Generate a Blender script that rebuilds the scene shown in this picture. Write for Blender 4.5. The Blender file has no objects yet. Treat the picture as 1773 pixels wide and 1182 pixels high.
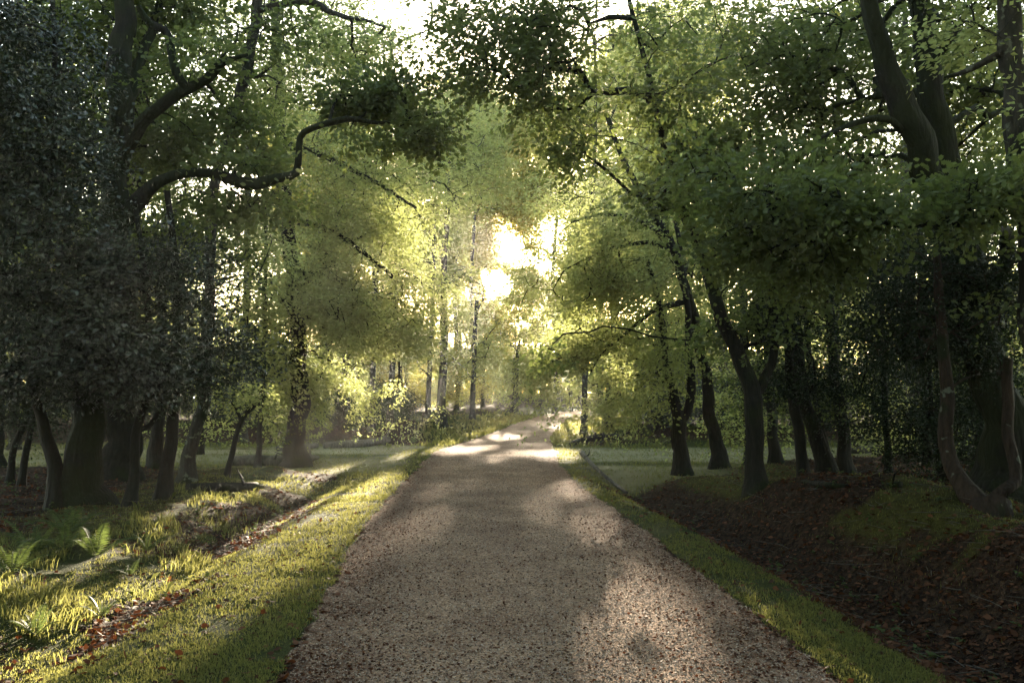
import bpy, math, time
import numpy as np
from mathutils import Vector
T0 = time.time()
SC = bpy.context.scene
COL = SC.collection
rng = np.random.default_rng(11)

# ------------------------------------------------------------ camera, world, sun, exposure
W0, H0, F0 = 1773.0, 1182.0, 1500.0
PITCH = math.radians(3.4)
CAMZ = 1.6
cam_d = bpy.data.cameras.new('camera'); cam = bpy.data.objects.new('camera', cam_d); COL.objects.link(cam)
cam.location = (0, 0, CAMZ); cam.rotation_euler = (math.radians(90) + PITCH, 0, 0)
cam_d.sensor_width = 36.0; cam_d.lens = 36.0 * F0 / W0
cam_d.clip_start = 0.05; cam_d.clip_end = 2000
SC.camera = cam

SUN_EL = math.radians(9.6); SUN_AZ = math.radians(1.7)          # azimuth measured from +Y towards +X
S = np.array([math.sin(SUN_AZ) * math.cos(SUN_EL), math.cos(SUN_AZ) * math.cos(SUN_EL), math.sin(SUN_EL)])
world = bpy.data.worlds.new('World'); SC.world = world; world.use_nodes = True
wt = world.node_tree; wt.nodes.clear()
wo = wt.nodes.new('ShaderNodeOutputWorld'); wb = wt.nodes.new('ShaderNodeBackground'); sky = wt.nodes.new('ShaderNodeTexSky')
sky.sky_type = 'NISHITA'; sky.sun_disc = False
sky.sun_elevation = SUN_EL; sky.sun_rotation = SUN_AZ
sky.air_density = 1.0; sky.dust_density = .8; sky.ozone_density = 1.0
wb.inputs['Strength'].default_value = 0.12
wm = wt.nodes.new('ShaderNodeMix'); wm.data_type = 'RGBA'; wm.blend_type = 'MULTIPLY'; wm.inputs[0].default_value = 1.0; wm.inputs[7].default_value = (1.0, .90, .74, 1)
wt.links.new(sky.outputs[0], wm.inputs[6]); wt.links.new(wm.outputs[2], wb.inputs[0]); wt.links.new(wb.outputs[0], wo.inputs[0])
sun_d = bpy.data.lights.new('sun', 'SUN'); sun_d.energy = 5.0; sun_d.angle = math.radians(0.53); sun_d.color = (1.0, 0.84, 0.62)
sun = bpy.data.objects.new('sun', sun_d); COL.objects.link(sun)
sun.rotation_euler = Vector((-S[0], -S[1], -S[2])).to_track_quat('-Z', 'Y').to_euler()
sun.location = (0, 60, 60)

SC.view_settings.view_transform = 'Standard'; SC.view_settings.look = 'None'
SC.view_settings.exposure = 3.7; SC.view_settings.gamma = 1.0
cy = SC.cycles
SC.render.engine = 'CYCLES'
cy.use_denoising = True
cy.max_bounces = 8; cy.diffuse_bounces = 4; cy.glossy_bounces = 2; cy.transmission_bounces = 4; cy.transparent_max_bounces = 4
cy.volume_bounces = 0; cy.sample_clamp_indirect = 6.0; cy.use_adaptive_sampling = False
cy.caustics_reflective = False; cy.caustics_refractive = False

HAZE_DENSITY = 0.00045

# ------------------------------------------------------------ helpers
def px(p, q, Y):
    """picture point (1773x1182 scale) at world distance Y -> world point"""
    u = (p - W0 / 2) / F0; v = (H0 / 2 - q) / F0
    c, s = math.cos(PITCH), math.sin(PITCH)
    d = np.array([u, c - v * s, s + v * c])
    k = Y / d[1]
    return np.array([0, 0, CAMZ]) + d * k

def _hash(ix, iy, seed):
    h = (ix * 374761393 + iy * 668265263 + seed * 1442695041).astype(np.int64) & 0xffffffff
    h = ((h ^ (h >> 13)) * 1274126177) & 0xffffffff
    return ((h ^ (h >> 16)) & 0xffff) / 65535.0
def vnoise(x, y, seed=0):
    x = np.asarray(x, float); y = np.asarray(y, float)
    ix = np.floor(x).astype(np.int64); iy = np.floor(y).astype(np.int64)
    fx = x - ix; fy = y - iy; fx = fx * fx * (3 - 2 * fx); fy = fy * fy * (3 - 2 * fy)
    a = _hash(ix, iy, seed); b = _hash(ix + 1, iy, seed); c = _hash(ix, iy + 1, seed); d = _hash(ix + 1, iy + 1, seed)
    return (a * (1 - fx) + b * fx) * (1 - fy) + (c * (1 - fx) + d * fx) * fy
def fbm(x, y, seed=0, o=3):
    t = 0; a = .5
    for k in range(o):
        t = t + a * vnoise(np.asarray(x) * 2 ** k, np.asarray(y) * 2 ** k, seed + k * 17); a *= .5
    return t / (1 - .5 ** o)
def sst(a, b, x):
    t = np.clip((np.asarray(x, float) - a) / (b - a), 0, 1); return t * t * (3 - 2 * t)

def tag(o, label=None, cat=None, group=None, kind=None):
    if label: o['label'] = label
    if cat: o['category'] = cat
    if group: o['group'] = group
    if kind: o['kind'] = kind
    return o
def empty(name, loc):
    o = bpy.data.objects.new(name, None); COL.objects.link(o); o.location = tuple(loc); o.empty_display_size = .3
    return o
def link_mesh(name, me, parent=None):
    o = bpy.data.objects.new(name, me); COL.objects.link(o)
    if parent is not None:
        o.parent = parent
    return o
def make_mesh(name, V, faces_list, mats, face_mat=None, tint=None, smooth=False):
    """faces_list: list of (n,k) int arrays; face_mat: list of ints per array"""
    me = bpy.data.meshes.new(name)
    V = np.asarray(V, np.float32)
    nf = sum(len(f) for f in faces_list); nl = sum(f.size for f in faces_list)
    me.vertices.add(len(V)); me.vertices.foreach_set('co', V.ravel())
    me.loops.add(nl); me.loops.foreach_set('vertex_index', np.concatenate([f.ravel() for f in faces_list]).astype(np.int32))
    me.polygons.add(nf)
    tot = np.concatenate([np.full(len(f), f.shape[1], np.int32) for f in faces_list])
    st = np.concatenate([[0], np.cumsum(tot)[:-1]]).astype(np.int32)
    me.polygons.foreach_set('loop_start', st)
    me.polygons.foreach_set('loop_total', tot)
    for m in mats: me.materials.append(m)
    if face_mat is not None:
        me.polygons.foreach_set('material_index', np.concatenate([np.full(len(f), k, np.int32) for f, k in zip(faces_list, face_mat)]))
    if smooth:
        me.polygons.foreach_set('use_smooth', np.ones(nf, bool) if smooth is True else np.concatenate([np.full(len(f), s, bool) for f, s in zip(faces_list, smooth)]))
    if tint is not None:
        at = me.attributes.new('tint', 'FLOAT', 'FACE'); at.data.foreach_set('value', np.asarray(tint, np.float32))
    me.update(calc_edges=True)
    return me

def norm(v):
    return v / np.maximum(np.linalg.norm(v, axis=-1, keepdims=True), 1e-9)

# ------------------------------------------------------------ terrain
CY = np.array([-40, -10, 0, 4.8, 7.5, 10.9, 14.1, 20, 25, 32, 40, 50, 60, 72, 90, 120, 200.])
CX = np.array([1.0, .7, .4, .27, .08, -.15, -.34, -.49, -.42, .2, .95, 1.9, 3.0, 5.0, 10., 24., 70.])
def road_c(y): return np.interp(y, CY, CX)
def road_hw(y): return np.interp(y, [0, 5, 10.9, 14, 20, 24, 30, 45, 70, 200], [1.55, 1.52, 1.6, 1.52, 1.5, 1.65, 1.25, 1.2, 1.15, 1.1])
def zones(x, y):
    """road, grass, moss, litter masks and height"""
    x = np.asarray(x, float); y = np.asarray(y, float)
    c = road_c(y); hw = road_hw(y)
    wob = (fbm(x * 1.3, y * .8, 3) - .5) * .35 + (fbm(x * 6, y * 5, 8) - .5) * .30
    d = x - c
    er = np.abs(d) - hw + wob * .6                               # >0 off the road
    lane = sst(17.0, 18.8, y + wob * 2) * (1 - sst(26.3, 27.3, y + wob * 2 - sst(-4, -12, x) * 0 ))     # crossing grassy lane
    # left cross-section
    L = -d - hw                                                  # distance left of the road's edge
    R = d - hw
    vl = np.interp(y, [0, 5, 8, 12, 17], [1.6, 1.3, 1.15, 1.0, 1.0])
    ditchL = np.exp(-((L - vl - .55) / .42) ** 2) * (1 - lane) * (1 - sst(15, 17.5, y))
    riseL = sst(vl + .6, vl + 1.9, L) * (1 - lane)
    vr = np.interp(y, [0, 4.8, 7.5, 10.9, 14, 17, 19], [.9, .75, .82, .72, .6, .5, .4])
    ditchR = np.exp(-((R - vr - .5) / .42) ** 2) * (1 - lane) * (1 - sst(17, 19, y))
    lane = np.maximum(lane, sst(15.2, 16.6, y + wob * 2) * (x > 0) * (1 - sst(20, 21, y)) * (1 - sst(3.4, 5.0, x)))
    riseR = sst(vr + .7, vr + 1.7, R) * (1 - lane) * (1 - .72 * sst(10.5, 15, y) * (1 - sst(4, 6.5, x)))
    near = 1 - sst(27, 30, y)
    lump = fbm(x * .9, y * .9, 9) - .5
    lump2 = fbm(x * 2.6, y * 2.6, 21) - .5
    z = -.015 * np.clip(er, 0, 1) - .20 * ditchL - .26 * ditchR
    z = z + riseL * near * (.10 + .30 * lump + .09 * lump2 + .05 * sst(5, 9, L))
    bank = np.exp(-((R - vr - 1.9) / 1.1) ** 2)
    z = z + riseR * near * (.34 + .20 * bank + .42 * lump + .12 * lump2)
    # beyond the lane: verges rising into the far wood
    far = sst(27.0, 30.5, y)
    z = z + far * (sst(.3, 3.5, L) * (.30 + .5 * lump) + sst(.6, 4.5, R) * (.20 + .5 * lump))
    z = z + sst(40, 120, y) * 1.2 * sst(2, 30, np.abs(d))
    offr = sst(-.02, .10, er)
    z = z + offr * (lump2 * .03) * (1 - lane)
    road = 1 - offr
    g_l = sst(0, .1, L) * (1 - sst(vl - .1, vl + .3, L + wob * 1.6))
    sedge = sst(.40, .52, fbm(x * .55 + 4, y * .5, 31)) * (x < -2) * (1 - sst(9.5, 12.5, y - .25 * (x + 5))) * sst(vl + .5, vl + .9, L) * (1 - sst(4.2, 6.0, L))
    g_r = sst(0, .1, R) * (1 - sst(vr - .08, vr + .12, R + wob * .8))
    gfar = far * (1 - sst(2.0, 7.0, np.minimum(np.abs(L), np.abs(R)) + 3 * fbm(x * .3, y * .3, 19)))
    mix = sst(.46, .56, fbm(x * 1.1 + 7, y * .7, 58)) * (L > 0) * (L < vl + 1.6) * (1 - sst(11, 14, y))
    mix = np.maximum(mix, sst(12.6, 13.6, y) * (1 - sst(18, 19, y)) * (L > 0) * (1 - sst(2.6, 3.8, L)) * sst(.30, .44, fbm(x * 1.1 + 7, y * .7, 58)))
    grass = np.clip(np.maximum.reduce([g_l * (1 - far), sedge, mix, g_r * (1 - far), lane * np.ones_like(x), gfar * offr]) * offr, 0, 1)
    mossL = riseL * near * sst(.22, .40, fbm(x * .7 + 9, y * .7, 41)) * (1 - sst(3.0, 5.5, L)) 
    mossR = sst(vr + .8, vr + 1.5, R) * (1 - lane) * near * sst(.34, .48, fbm(x * .8 + 2, y * .8, 43)) * (1 - sst(2.8, 5.8, R))
    moss = np.clip(np.maximum(mossL, mossR) * (1 - grass), 0, 1)
    # lane paled in place of skylight, plus a pale worn track along its back
    lane_skylight = lane * .62 * sst(0, 1.2, np.abs(d) - hw) * sst(.25, .6, fbm(x * .25 + 3, y * .6, 61))
    track = sst(22.6, 23.4, y) * (1 - sst(24.6, 25.4, y)) * sst(0, 2, L) * .8
    track = np.maximum(track, lane_skylight)
    return road, grass, moss, track, z
def ground_z(x, y):
    return zones(x, y)[4]
def G(p, q):
    """ground point seen at picture point"""
    Y = 10.
    for _ in range(30):
        a = px(p, q, Y); z = float(ground_z(a[0], a[1]))
        v = px(p, q, 1.0); k = (z - CAMZ) / (v[2] - CAMZ)
        Y = .5 * Y + .5 * k
    return px(p, q, Y)

# ------------------------------------------------------------ materials
def mat_new(name):
    m = bpy.data.materials.new(name); m.use_nodes = True
    nt = m.node_tree; nt.nodes.clear()
    out = nt.nodes.new('ShaderNodeOutputMaterial')
    return m, nt, out
def N(nt, t, **kw):
    n = nt.nodes.new(t)
    for k, v in kw.items():
        if k.startswith('i_'):
            key = k[2:]; key = int(key) if key.isdigit() else key
            n.inputs[key].default_value = v
        else: setattr(n, k, v)
    return n
def ramp(nt, src, stops):
    r = nt.nodes.new('ShaderNodeValToRGB'); el = r.color_ramp.elements
    while len(el) < len(stops): el.new(.5)
    for e, (p, c) in zip(el, stops): e.position = p; e.color = (*c, 1)
    nt.links.new(src, r.inputs[0]); return r

def leaf_mat(name, dark, light, trans, rough=.5, tr=.5, spec=.3):
    m, nt, out = mat_new(name); L = nt.links.new
    at = N(nt, 'ShaderNodeAttribute', attribute_name='tint')
    r = ramp(nt, at.outputs['Fac'], [(0, dark), (1, light)])
    rt = ramp(nt, at.outputs['Fac'], [(0, tuple(c * .7 for c in trans)), (1, tuple(min(1, c * 1.2) for c in trans))])
    p = N(nt, 'ShaderNodeBsdfPrincipled'); p.inputs['Roughness'].default_value = rough; p.inputs['Specular IOR Level'].default_value = spec
    t = N(nt, 'ShaderNodeBsdfTranslucent'); mx = N(nt, 'ShaderNodeMixShader'); mx.inputs[0].default_value = tr
    L(r.outputs[0], p.inputs['Base Color']); L(rt.outputs[0], t.inputs['Color'])
    L(p.outputs[0], mx.inputs[1]); L(t.outputs[0], mx.inputs[2]); L(mx.outputs[0], out.inputs[0])
    return m
M = {}
M['beech'] = leaf_mat('beech_leaf', (.062, .084, .024), (.15, .165, .062), (.46, .50, .17), .5, .58, .15)
M['yellow'] = leaf_mat('yellowing_leaf', (.10, .11, .03), (.19, .17, .045), (.40, .38, .08), .6, .5, .1)
M['oak'] = leaf_mat('oak_leaf', (.044, .062, .020), (.090, .112, .038), (.185, .225, .055), .5, .46, .25)
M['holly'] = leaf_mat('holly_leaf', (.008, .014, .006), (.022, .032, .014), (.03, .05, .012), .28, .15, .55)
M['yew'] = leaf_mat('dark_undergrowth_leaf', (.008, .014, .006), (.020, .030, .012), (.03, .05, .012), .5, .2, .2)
M['far'] = leaf_mat('far_leaf', (.055, .074, .024), (.12, .135, .05), (.38, .42, .13), .6, .5, .1)
M['fern'] = leaf_mat('fern_leaf', (.035, .055, .018), (.06, .08, .028), (.09, .12, .03), .6, .4, .1)
M['grass'] = leaf_mat('grass_blade', (.036, .048, .016), (.10, .108, .040), (.29, .285, .08), .6, .46, .10)
M['dead'] = leaf_mat('dead_leaf', (.022, .010, .006), (.12, .055, .030), (.16, .05, .015), .7, .2, .08)

def bark_mat(name, c1, c2, moss=0.0, lichen=0.0, sc=9):
    m, nt, out = mat_new(name); L = nt.links.new
    tc = N(nt, 'ShaderNodeTexCoord'); mp = N(nt, 'ShaderNodeMapping'); mp.inputs['Scale'].default_value = (1, 1, .22)
    L(tc.outputs['Object'], mp.inputs[0])
    n1 = N(nt, 'ShaderNodeTexNoise', i_Scale=sc * 2.2, i_Detail=6.0, i_Roughness=.65); L(mp.outputs[0], n1.inputs['Vector'])
    v1 = N(nt, 'ShaderNodeTexVoronoi', i_Scale=sc * 1.6); v1.feature = 'DISTANCE_TO_EDGE'; L(mp.outputs[0], v1.inputs['Vector'])
    r = ramp(nt, n1.outputs[0], [(.3, c1), (.72, c2)])
    col = r.outputs[0]
    if moss > 0:
        n2 = N(nt, 'ShaderNodeTexNoise', i_Scale=2.2, i_Detail=5.0); L(tc.outputs['Object'], n2.inputs['Vector'])
        mr = ramp(nt, n2.outputs[0], [(.62 - moss * .3, (0, 0, 0)), (.72 - moss * .25, (1, 1, 1))])
        mx = N(nt, 'ShaderNodeMix', data_type='RGBA'); L(mr.outputs[0], mx.inputs[0]); L(col, mx.inputs[6]); mx.inputs[7].default_value = (.013, .016, .005, 1); col = mx.outputs[2]
    if lichen > 0:
        n3 = N(nt, 'ShaderNodeTexNoise', i_Scale=7.5, i_Detail=3.0); L(tc.outputs['Object'], n3.inputs['Vector'])
        lr = ramp(nt, n3.outputs[0], [(.66 - lichen * .1, (0, 0, 0)), (.70 - lichen * .1, (1, 1, 1))])
        mx = N(nt, 'ShaderNodeMix', data_type='RGBA'); L(lr.outputs[0], mx.inputs[0]); L(col, mx.inputs[6]); mx.inputs[7].default_value = (.10, .105, .08, 1); col = mx.outputs[2]
    p = N(nt, 'ShaderNodeBsdfPrincipled', i_Roughness=.85); p.inputs['Specular IOR Level'].default_value = .2
    b = N(nt, 'ShaderNodeBump', i_Strength=.9, i_Distance=.03)
    ma = N(nt, 'ShaderNodeMath', operation='MULTIPLY_ADD'); L(v1.outputs[0], ma.inputs[0]); ma.inputs[1].default_value = 1.2; L(n1.outputs[0], ma.inputs[2])
    L(ma.outputs[0], b.inputs['Height']); L(b.outputs[0], p.inputs['Normal'])
    L(col, p.inputs['Base Color']); L(p.outputs[0], out.inputs[0])
    return m
M['bark'] = bark_mat('oak_bark', (.005, .0045, .0035), (.019, .016, .012), moss=.35)
M['bark_moss'] = bark_mat('mossy_bark', (.005, .0045, .0035), (.017, .014, .010), moss=.9)
M['bark_grey'] = bark_mat('grey_bark', (.014, .012, .010), (.05, .044, .035), moss=.25, lichen=.6)
M['bark_holly'] = bark_mat('smooth_dark_bark', (.007, .006, .005), (.020, .017, .013), moss=.15, sc=5)
M['bark_red'] = bark_mat('reddish_bark', (.014, .009, .006), (.045, .028, .020), moss=.1, lichen=.3)
M['bark_dead'] = bark_mat('dead_wood', (.04, .034, .028), (.14, .125, .105), moss=.2)

def ground_mat():
    m, nt, out = mat_new('woodland_ground'); L = nt.links.new
    at = N(nt, 'ShaderNodeAttribute', attribute_name='zone'); sep = N(nt, 'ShaderNodeSeparateColor'); L(at.outputs['Color'], sep.inputs[0])
    tc = N(nt, 'ShaderNodeTexCoord')
    nb = N(nt, 'ShaderNodeTexNoise', i_Scale=1.4, i_Detail=6.0); L(tc.outputs['Object'], nb.inputs['Vector'])
    nf = N(nt, 'ShaderNodeTexNoise', i_Scale=38., i_Detail=5.0, i_Roughness=.7); L(tc.outputs['Object'], nf.inputs['Vector'])
    nm = N(nt, 'ShaderNodeTexNoise', i_Scale=9., i_Detail=6.0, i_Roughness=.7); L(tc.outputs['Object'], nm.inputs['Vector'])
    vo = N(nt, 'ShaderNodeTexVoronoi', i_Scale=62.); L(tc.outputs['Object'], vo.inputs['Vector'])
    vo2 = N(nt, 'ShaderNodeTexVoronoi', i_Scale=26.); L(tc.outputs['Object'], vo2.inputs['Vector'])
    # road: gravel and small dead leaves
    r1 = ramp(nt, vo.outputs['Color'], [(.15, (.040, .028, .023)), (.5, (.128, .094, .078)), (.85, (.25, .20, .165))])
    r2 = ramp(nt, nm.outputs[0], [(.35, (.060, .040, .027)), (.65, (.19, .145, .105))])
    mr = N(nt, 'ShaderNodeMix', data_type='RGBA'); mr.inputs[0].default_value = .45; L(r1.outputs[0], mr.inputs[6]); L(r2.outputs[0], mr.inputs[7])
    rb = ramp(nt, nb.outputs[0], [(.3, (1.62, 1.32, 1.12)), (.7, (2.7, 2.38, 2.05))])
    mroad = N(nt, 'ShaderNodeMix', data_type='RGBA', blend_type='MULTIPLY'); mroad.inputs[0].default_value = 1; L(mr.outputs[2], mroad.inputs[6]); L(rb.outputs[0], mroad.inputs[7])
    ea = N(nt, 'ShaderNodeAttribute', attribute_name='edge')
    em = N(nt, 'ShaderNodeMath', operation='MULTIPLY_ADD'); L(nm.outputs[0], em.inputs[0]); em.inputs[1].default_value = 1.6; em.inputs[2].default_value = -.75
    ec = N(nt, 'ShaderNodeMath', operation='ADD', use_clamp=True); L(ea.outputs['Fac'], ec.inputs[0]); L(em.outputs[0], ec.inputs[1])
    em2 = N(nt, 'ShaderNodeMath', operation='MULTIPLY'); L(ec.outputs[0], em2.inputs[0]); em2.inputs[1].default_value = .92
    lr = ramp(nt, vo2.outputs['Color'], [(.1, (.040, .020, .014)), (.5, (.13, .068, .046)), (.9, (.24, .145, .10))])
    mrd2 = N(nt, 'ShaderNodeMix', data_type='RGBA'); L(em2.outputs[0], mrd2.inputs[0]); L(mroad.outputs[2], mrd2.inputs[6]); L(lr.outputs[0], mrd2.inputs[7]); mroad = mrd2
    # litter / earth
    li = ramp(nt, vo2.outputs['Color'], [(.1, (.010, .006, .0045)), (.5, (.026, .016, .011)), (.9, (.055, .033, .021))])
    # grass soil
    gr = ramp(nt, nf.outputs[0], [(.3, (.022, .026, .011)), (.7, (.055, .062, .022))])
    gr2 = ramp(nt, nb.outputs[0], [(.35, (.8, .9, .8)), (.7, (1.3, 1.15, 1.0))])
    mg = N(nt, 'ShaderNodeMix', data_type='RGBA', blend_type='MULTIPLY'); mg.inputs[0].default_value = 1; L(gr.outputs[0], mg.inputs[6]); L(gr2.outputs[0], mg.inputs[7])
    mo = ramp(nt, nm.outputs[0], [(.3, (.022, .022, .007)), (.7, (.075, .068, .018))])
    def edge(ch, lo=.35, hi=.65):
        a = N(nt, 'ShaderNodeMath', operation='ADD'); L(sep.outputs[ch], a.inputs[0])
        s = N(nt, 'ShaderNodeMath', operation='MULTIPLY_ADD'); L(nf.outputs[0], s.inputs[0]); s.inputs[1].default_value = .8; s.inputs[2].default_value = -.4
        L(s.outputs[0], a.inputs[1])
        mrn = N(nt, 'ShaderNodeMapRange'); L(a.outputs[0], mrn.inputs[0]); mrn.inputs[1].default_value = lo; mrn.inputs[2].default_value = hi
        return mrn.outputs[0]
    c = li.outputs[0]
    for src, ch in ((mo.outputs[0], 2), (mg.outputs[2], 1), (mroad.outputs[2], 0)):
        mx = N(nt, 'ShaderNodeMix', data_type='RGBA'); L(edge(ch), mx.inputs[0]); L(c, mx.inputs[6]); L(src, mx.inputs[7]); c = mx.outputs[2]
    tr = N(nt, 'ShaderNodeMix', data_type='RGBA'); L(at.outputs['Alpha'], tr.inputs[0]); L(c, tr.inputs[6]); tr.inputs[7].default_value = (.31, .28, .17, 1); c = tr.outputs[2]  # pale colour of the worn strip, and of the lane for missing skylight
    p = N(nt, 'ShaderNodeBsdfPrincipled', i_Roughness=.95); p.inputs['Specular IOR Level'].default_value = .06
    h = N(nt, 'ShaderNodeMath', operation='MULTIPLY_ADD'); L(vo.outputs['Distance'], h.inputs[0]); h.inputs[1].default_value = -1.2; L(nm.outputs[0], h.inputs[2])
    h2 = N(nt, 'ShaderNodeMath', operation='ADD'); L(h.outputs[0], h2.inputs[0]); L(nf.outputs[0], h2.inputs[1])
    b = N(nt, 'ShaderNodeBump', i_Strength=.9, i_Distance=.018); L(h2.outputs[0], b.inputs['Height']); L(b.outputs[0], p.inputs['Normal'])
    L(c, p.inputs['Base Color']); L(p.outputs[0], out.inputs[0])
    return m
M['ground'] = ground_mat()
def stone_mat():
    m, nt, out = mat_new('gravel_stone'); L = nt.links.new
    at = N(nt, 'ShaderNodeAttribute', attribute_name='tint')
    r = ramp(nt, at.outputs['Fac'], [(0, (.06, .038, .026)), (.55, (.22, .165, .125)), (1, (.40, .32, .25))])
    p = N(nt, 'ShaderNodeBsdfPrincipled', i_Roughness=.9); p.inputs['Specular IOR Level'].default_value = .1; L(r.outputs[0], p.inputs['Base Color']); L(p.outputs[0], out.inputs[0])
    return m
M['stone'] = stone_mat()

# ------------------------------------------------------------ where the sun reaches: light gaps through the crowns
LIT = []     # (centre, radius) of foliage or ground spots with a clear line to the sun
def lit(p, q, Y, r): LIT.append((px(p, q, Y), r))
for a in [(700, 690, 21, .65), (640, 665, 21, .65), (590, 640, 20.5, .7), (730, 706, 21, .6), (540, 600, 20, .6), (665, 620, 21, .8), (960, 590, 16.3, .6), (1030, 560, 16.6, .6), (1090, 640, 17, .5), (560, 830, 17, .5), (1000, 745, 36, 1.2)]: lit(*a)
NL = len(LIT)
for a in [(700, 560, 22, .8), (640, 440, 18.6, 1.0), (600, 340, 18.8, .9), (560, 500, 18.5, .8), (700, 380, 18.8, .8), (900, 700, 48, 1.5), (960, 760, 30, .8), (740, 560, 35, 1.1), (750, 450, 35, 1.2), (780, 330, 35, 1.2)]: lit(*a)
def shaft_keep(P, foliage=True):
    """False where a spray at P would shade a light gap (a real hole in the crown)"""
    P = np.atleast_2d(P)
    k = np.clip((P[:, 2] - 0.02) / S[2], 0, None)
    gx = P[:, 0] - S[0] * k; gy = P[:, 1] - S[1] * k
    xp = gx - math.tan(SUN_AZ) * gy
    n1 = fbm(xp * 1.7 + 3, gy * .28, 77); n2 = fbm(xp * 1.5, gy * .55, 88)
    vergeL = (gy > 4.8) & (gy < 17.5) & (((xp > -4.9) & (xp < -3.15) & (n1 > .42)) | ((xp > -3.15) & (xp < -2.66)) | ((xp > -2.5) & (xp < -2.12) & (gy < 13)))
    dapple = (xp > -1.9) & (xp < 1.5) & (gy > 2.5) & (gy < 16) & (n2 > .575)
    farroad = (gy > 18) & (gy < 75) & (np.abs(gx - road_c(gy)) < 2.6) & (n2 > .53)
    bad = (vergeL | dapple | farroad) & (P[:, 1] > gy + 1.0)
    jit = .35 + 1.0 * vnoise(P[:, 0] * 1.6 + P[:, 1] * .3, P[:, 2] * 1.6, 7)
    for c, r in (LIT if foliage else LIT[:NL]):
        v = P - c; t = v @ S; d = np.linalg.norm(v - t[:, None] * S, axis=1)
        bad |= (t > r * 1.3) & (d < r * jit)
    fan = (P[:, 1] > 18.2) & (P[:, 1] < 23.5) & (P[:, 2] < 3.4) & (P[:, 0] < -2.65) & ~(vergeL & (n1 > .52))
    return ~bad | fan

# ------------------------------------------------------------ tubes and leaves
def tube_arrays(P, R, k, wob=0.0, seed=0):
    P = np.asarray(P, float); R = np.asarray(R, float); n = len(P)
    T = np.gradient(P, axis=0); T = norm(T)
    ref = np.array([0.13, 0.98, .1]) if abs(T[0][1]) < .9 else np.array([1., 0, .1])
    A = norm(np.cross(T, ref)); B = np.cross(T, A)
    th = np.linspace(0, 2 * np.pi, k, endpoint=False)
    rr = R[:, None] * np.ones(k)
    if wob:
        r_ = np.random.default_rng(seed)
        ph = r_.uniform(0, 6.28, 3)
        zz = np.arange(n)[:, None] * .35
        rr = rr * (1 + wob * (np.sin(3 * th + ph[0] + zz * .4) * .5 + np.sin(5 * th + ph[1] - zz * .7) * .35 + np.sin(2 * th + ph[2] + zz) * .4))
    V = P[:, None, :] + rr[..., None] * (A[:, None, :] * np.cos(th)[None, :, None] + B[:, None, :] * np.sin(th)[None, :, None])
    i = np.arange(n - 1)[:, None] * k; j = np.arange(k)[None, :]; j2 = (j + 1) % k
    F = np.stack([i + j, i + j2, i + k + j2, i + k + j], -1).reshape(-1, 4)
    return V.reshape(-1, 3), F
def smooth_path(pts, step):
    """Catmull-Rom through (x,y,z,r) rows"""
    P = np.asarray(pts, float); n = len(P)
    out = []
    Q = np.vstack([2 * P[0] - P[1], P, 2 * P[-1] - P[-2]])
    for i in range(n - 1):
        p0, p1, p2, p3 = Q[i:i + 4]
        m = max(1, int(np.linalg.norm(p2[:3] - p1[:3]) / step))
        for t in np.arange(m) / m:
            out.append(.5 * ((2 * p1) + (-p0 + p2) * t + (2 * p0 - 5 * p1 + 4 * p2 - p3) * t * t + (-p0 + 3 * p1 - 3 * p2 + p3) * t ** 3))
    out.append(P[-1]); out = np.array(out); out[:, 3] = np.maximum(out[:, 3], .004)
    return out

SHAPES = {
 'pinna': (np.array([[0, 0], [.25, .10], [1, 0], [.25, -.10]]), 4),
 'blade': (np.array([[0, 0], [.3, .10], [1, 0], [.3, -.10]]), 4),
 'diamond': (np.array([[0, 0], [.42, .30], [1, 0], [.42, -.30]]), 4),
 'ovate': (np.array([[0, 0], [.22, .25], [.55, .31], [1, 0], [.55, -.31], [.22, -.25]]), 6),
 'oak': (np.array([[0, 0], [.14, .08], [.24, .24], [.36, .14], [.50, .36], [.62, .20], [.76, .34], [.84, .16], [1, .06], [1, -.06], [.84, -.16], [.76, -.34], [.62, -.20], [.50, -.36], [.36, -.14], [.24, -.24], [.14, -.08]]), 17),
}
def leaf_arrays(C, D, Nn, size, shape, r_):
    sh, k = SHAPES[shape]
    D = norm(D); B = norm(np.cross(Nn, D)); Nn = np.cross(D, B)
    cup = r_.uniform(-.25, .25, len(C))
    V = C[:, None, :] + size[:, None, None] * (sh[None, :, 0, None] * D[:, None, :] + sh[None, :, 1, None] * B[:, None, :] + ((np.abs(sh[None, :, 1]) * cup[:, None] * 2 - sh[None, :, 0] ** 2 * .12))[..., None] * Nn[:, None, :])
    F = np.arange(len(C) * k).reshape(-1, k)
    return V.reshape(-1, 3), F

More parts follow.
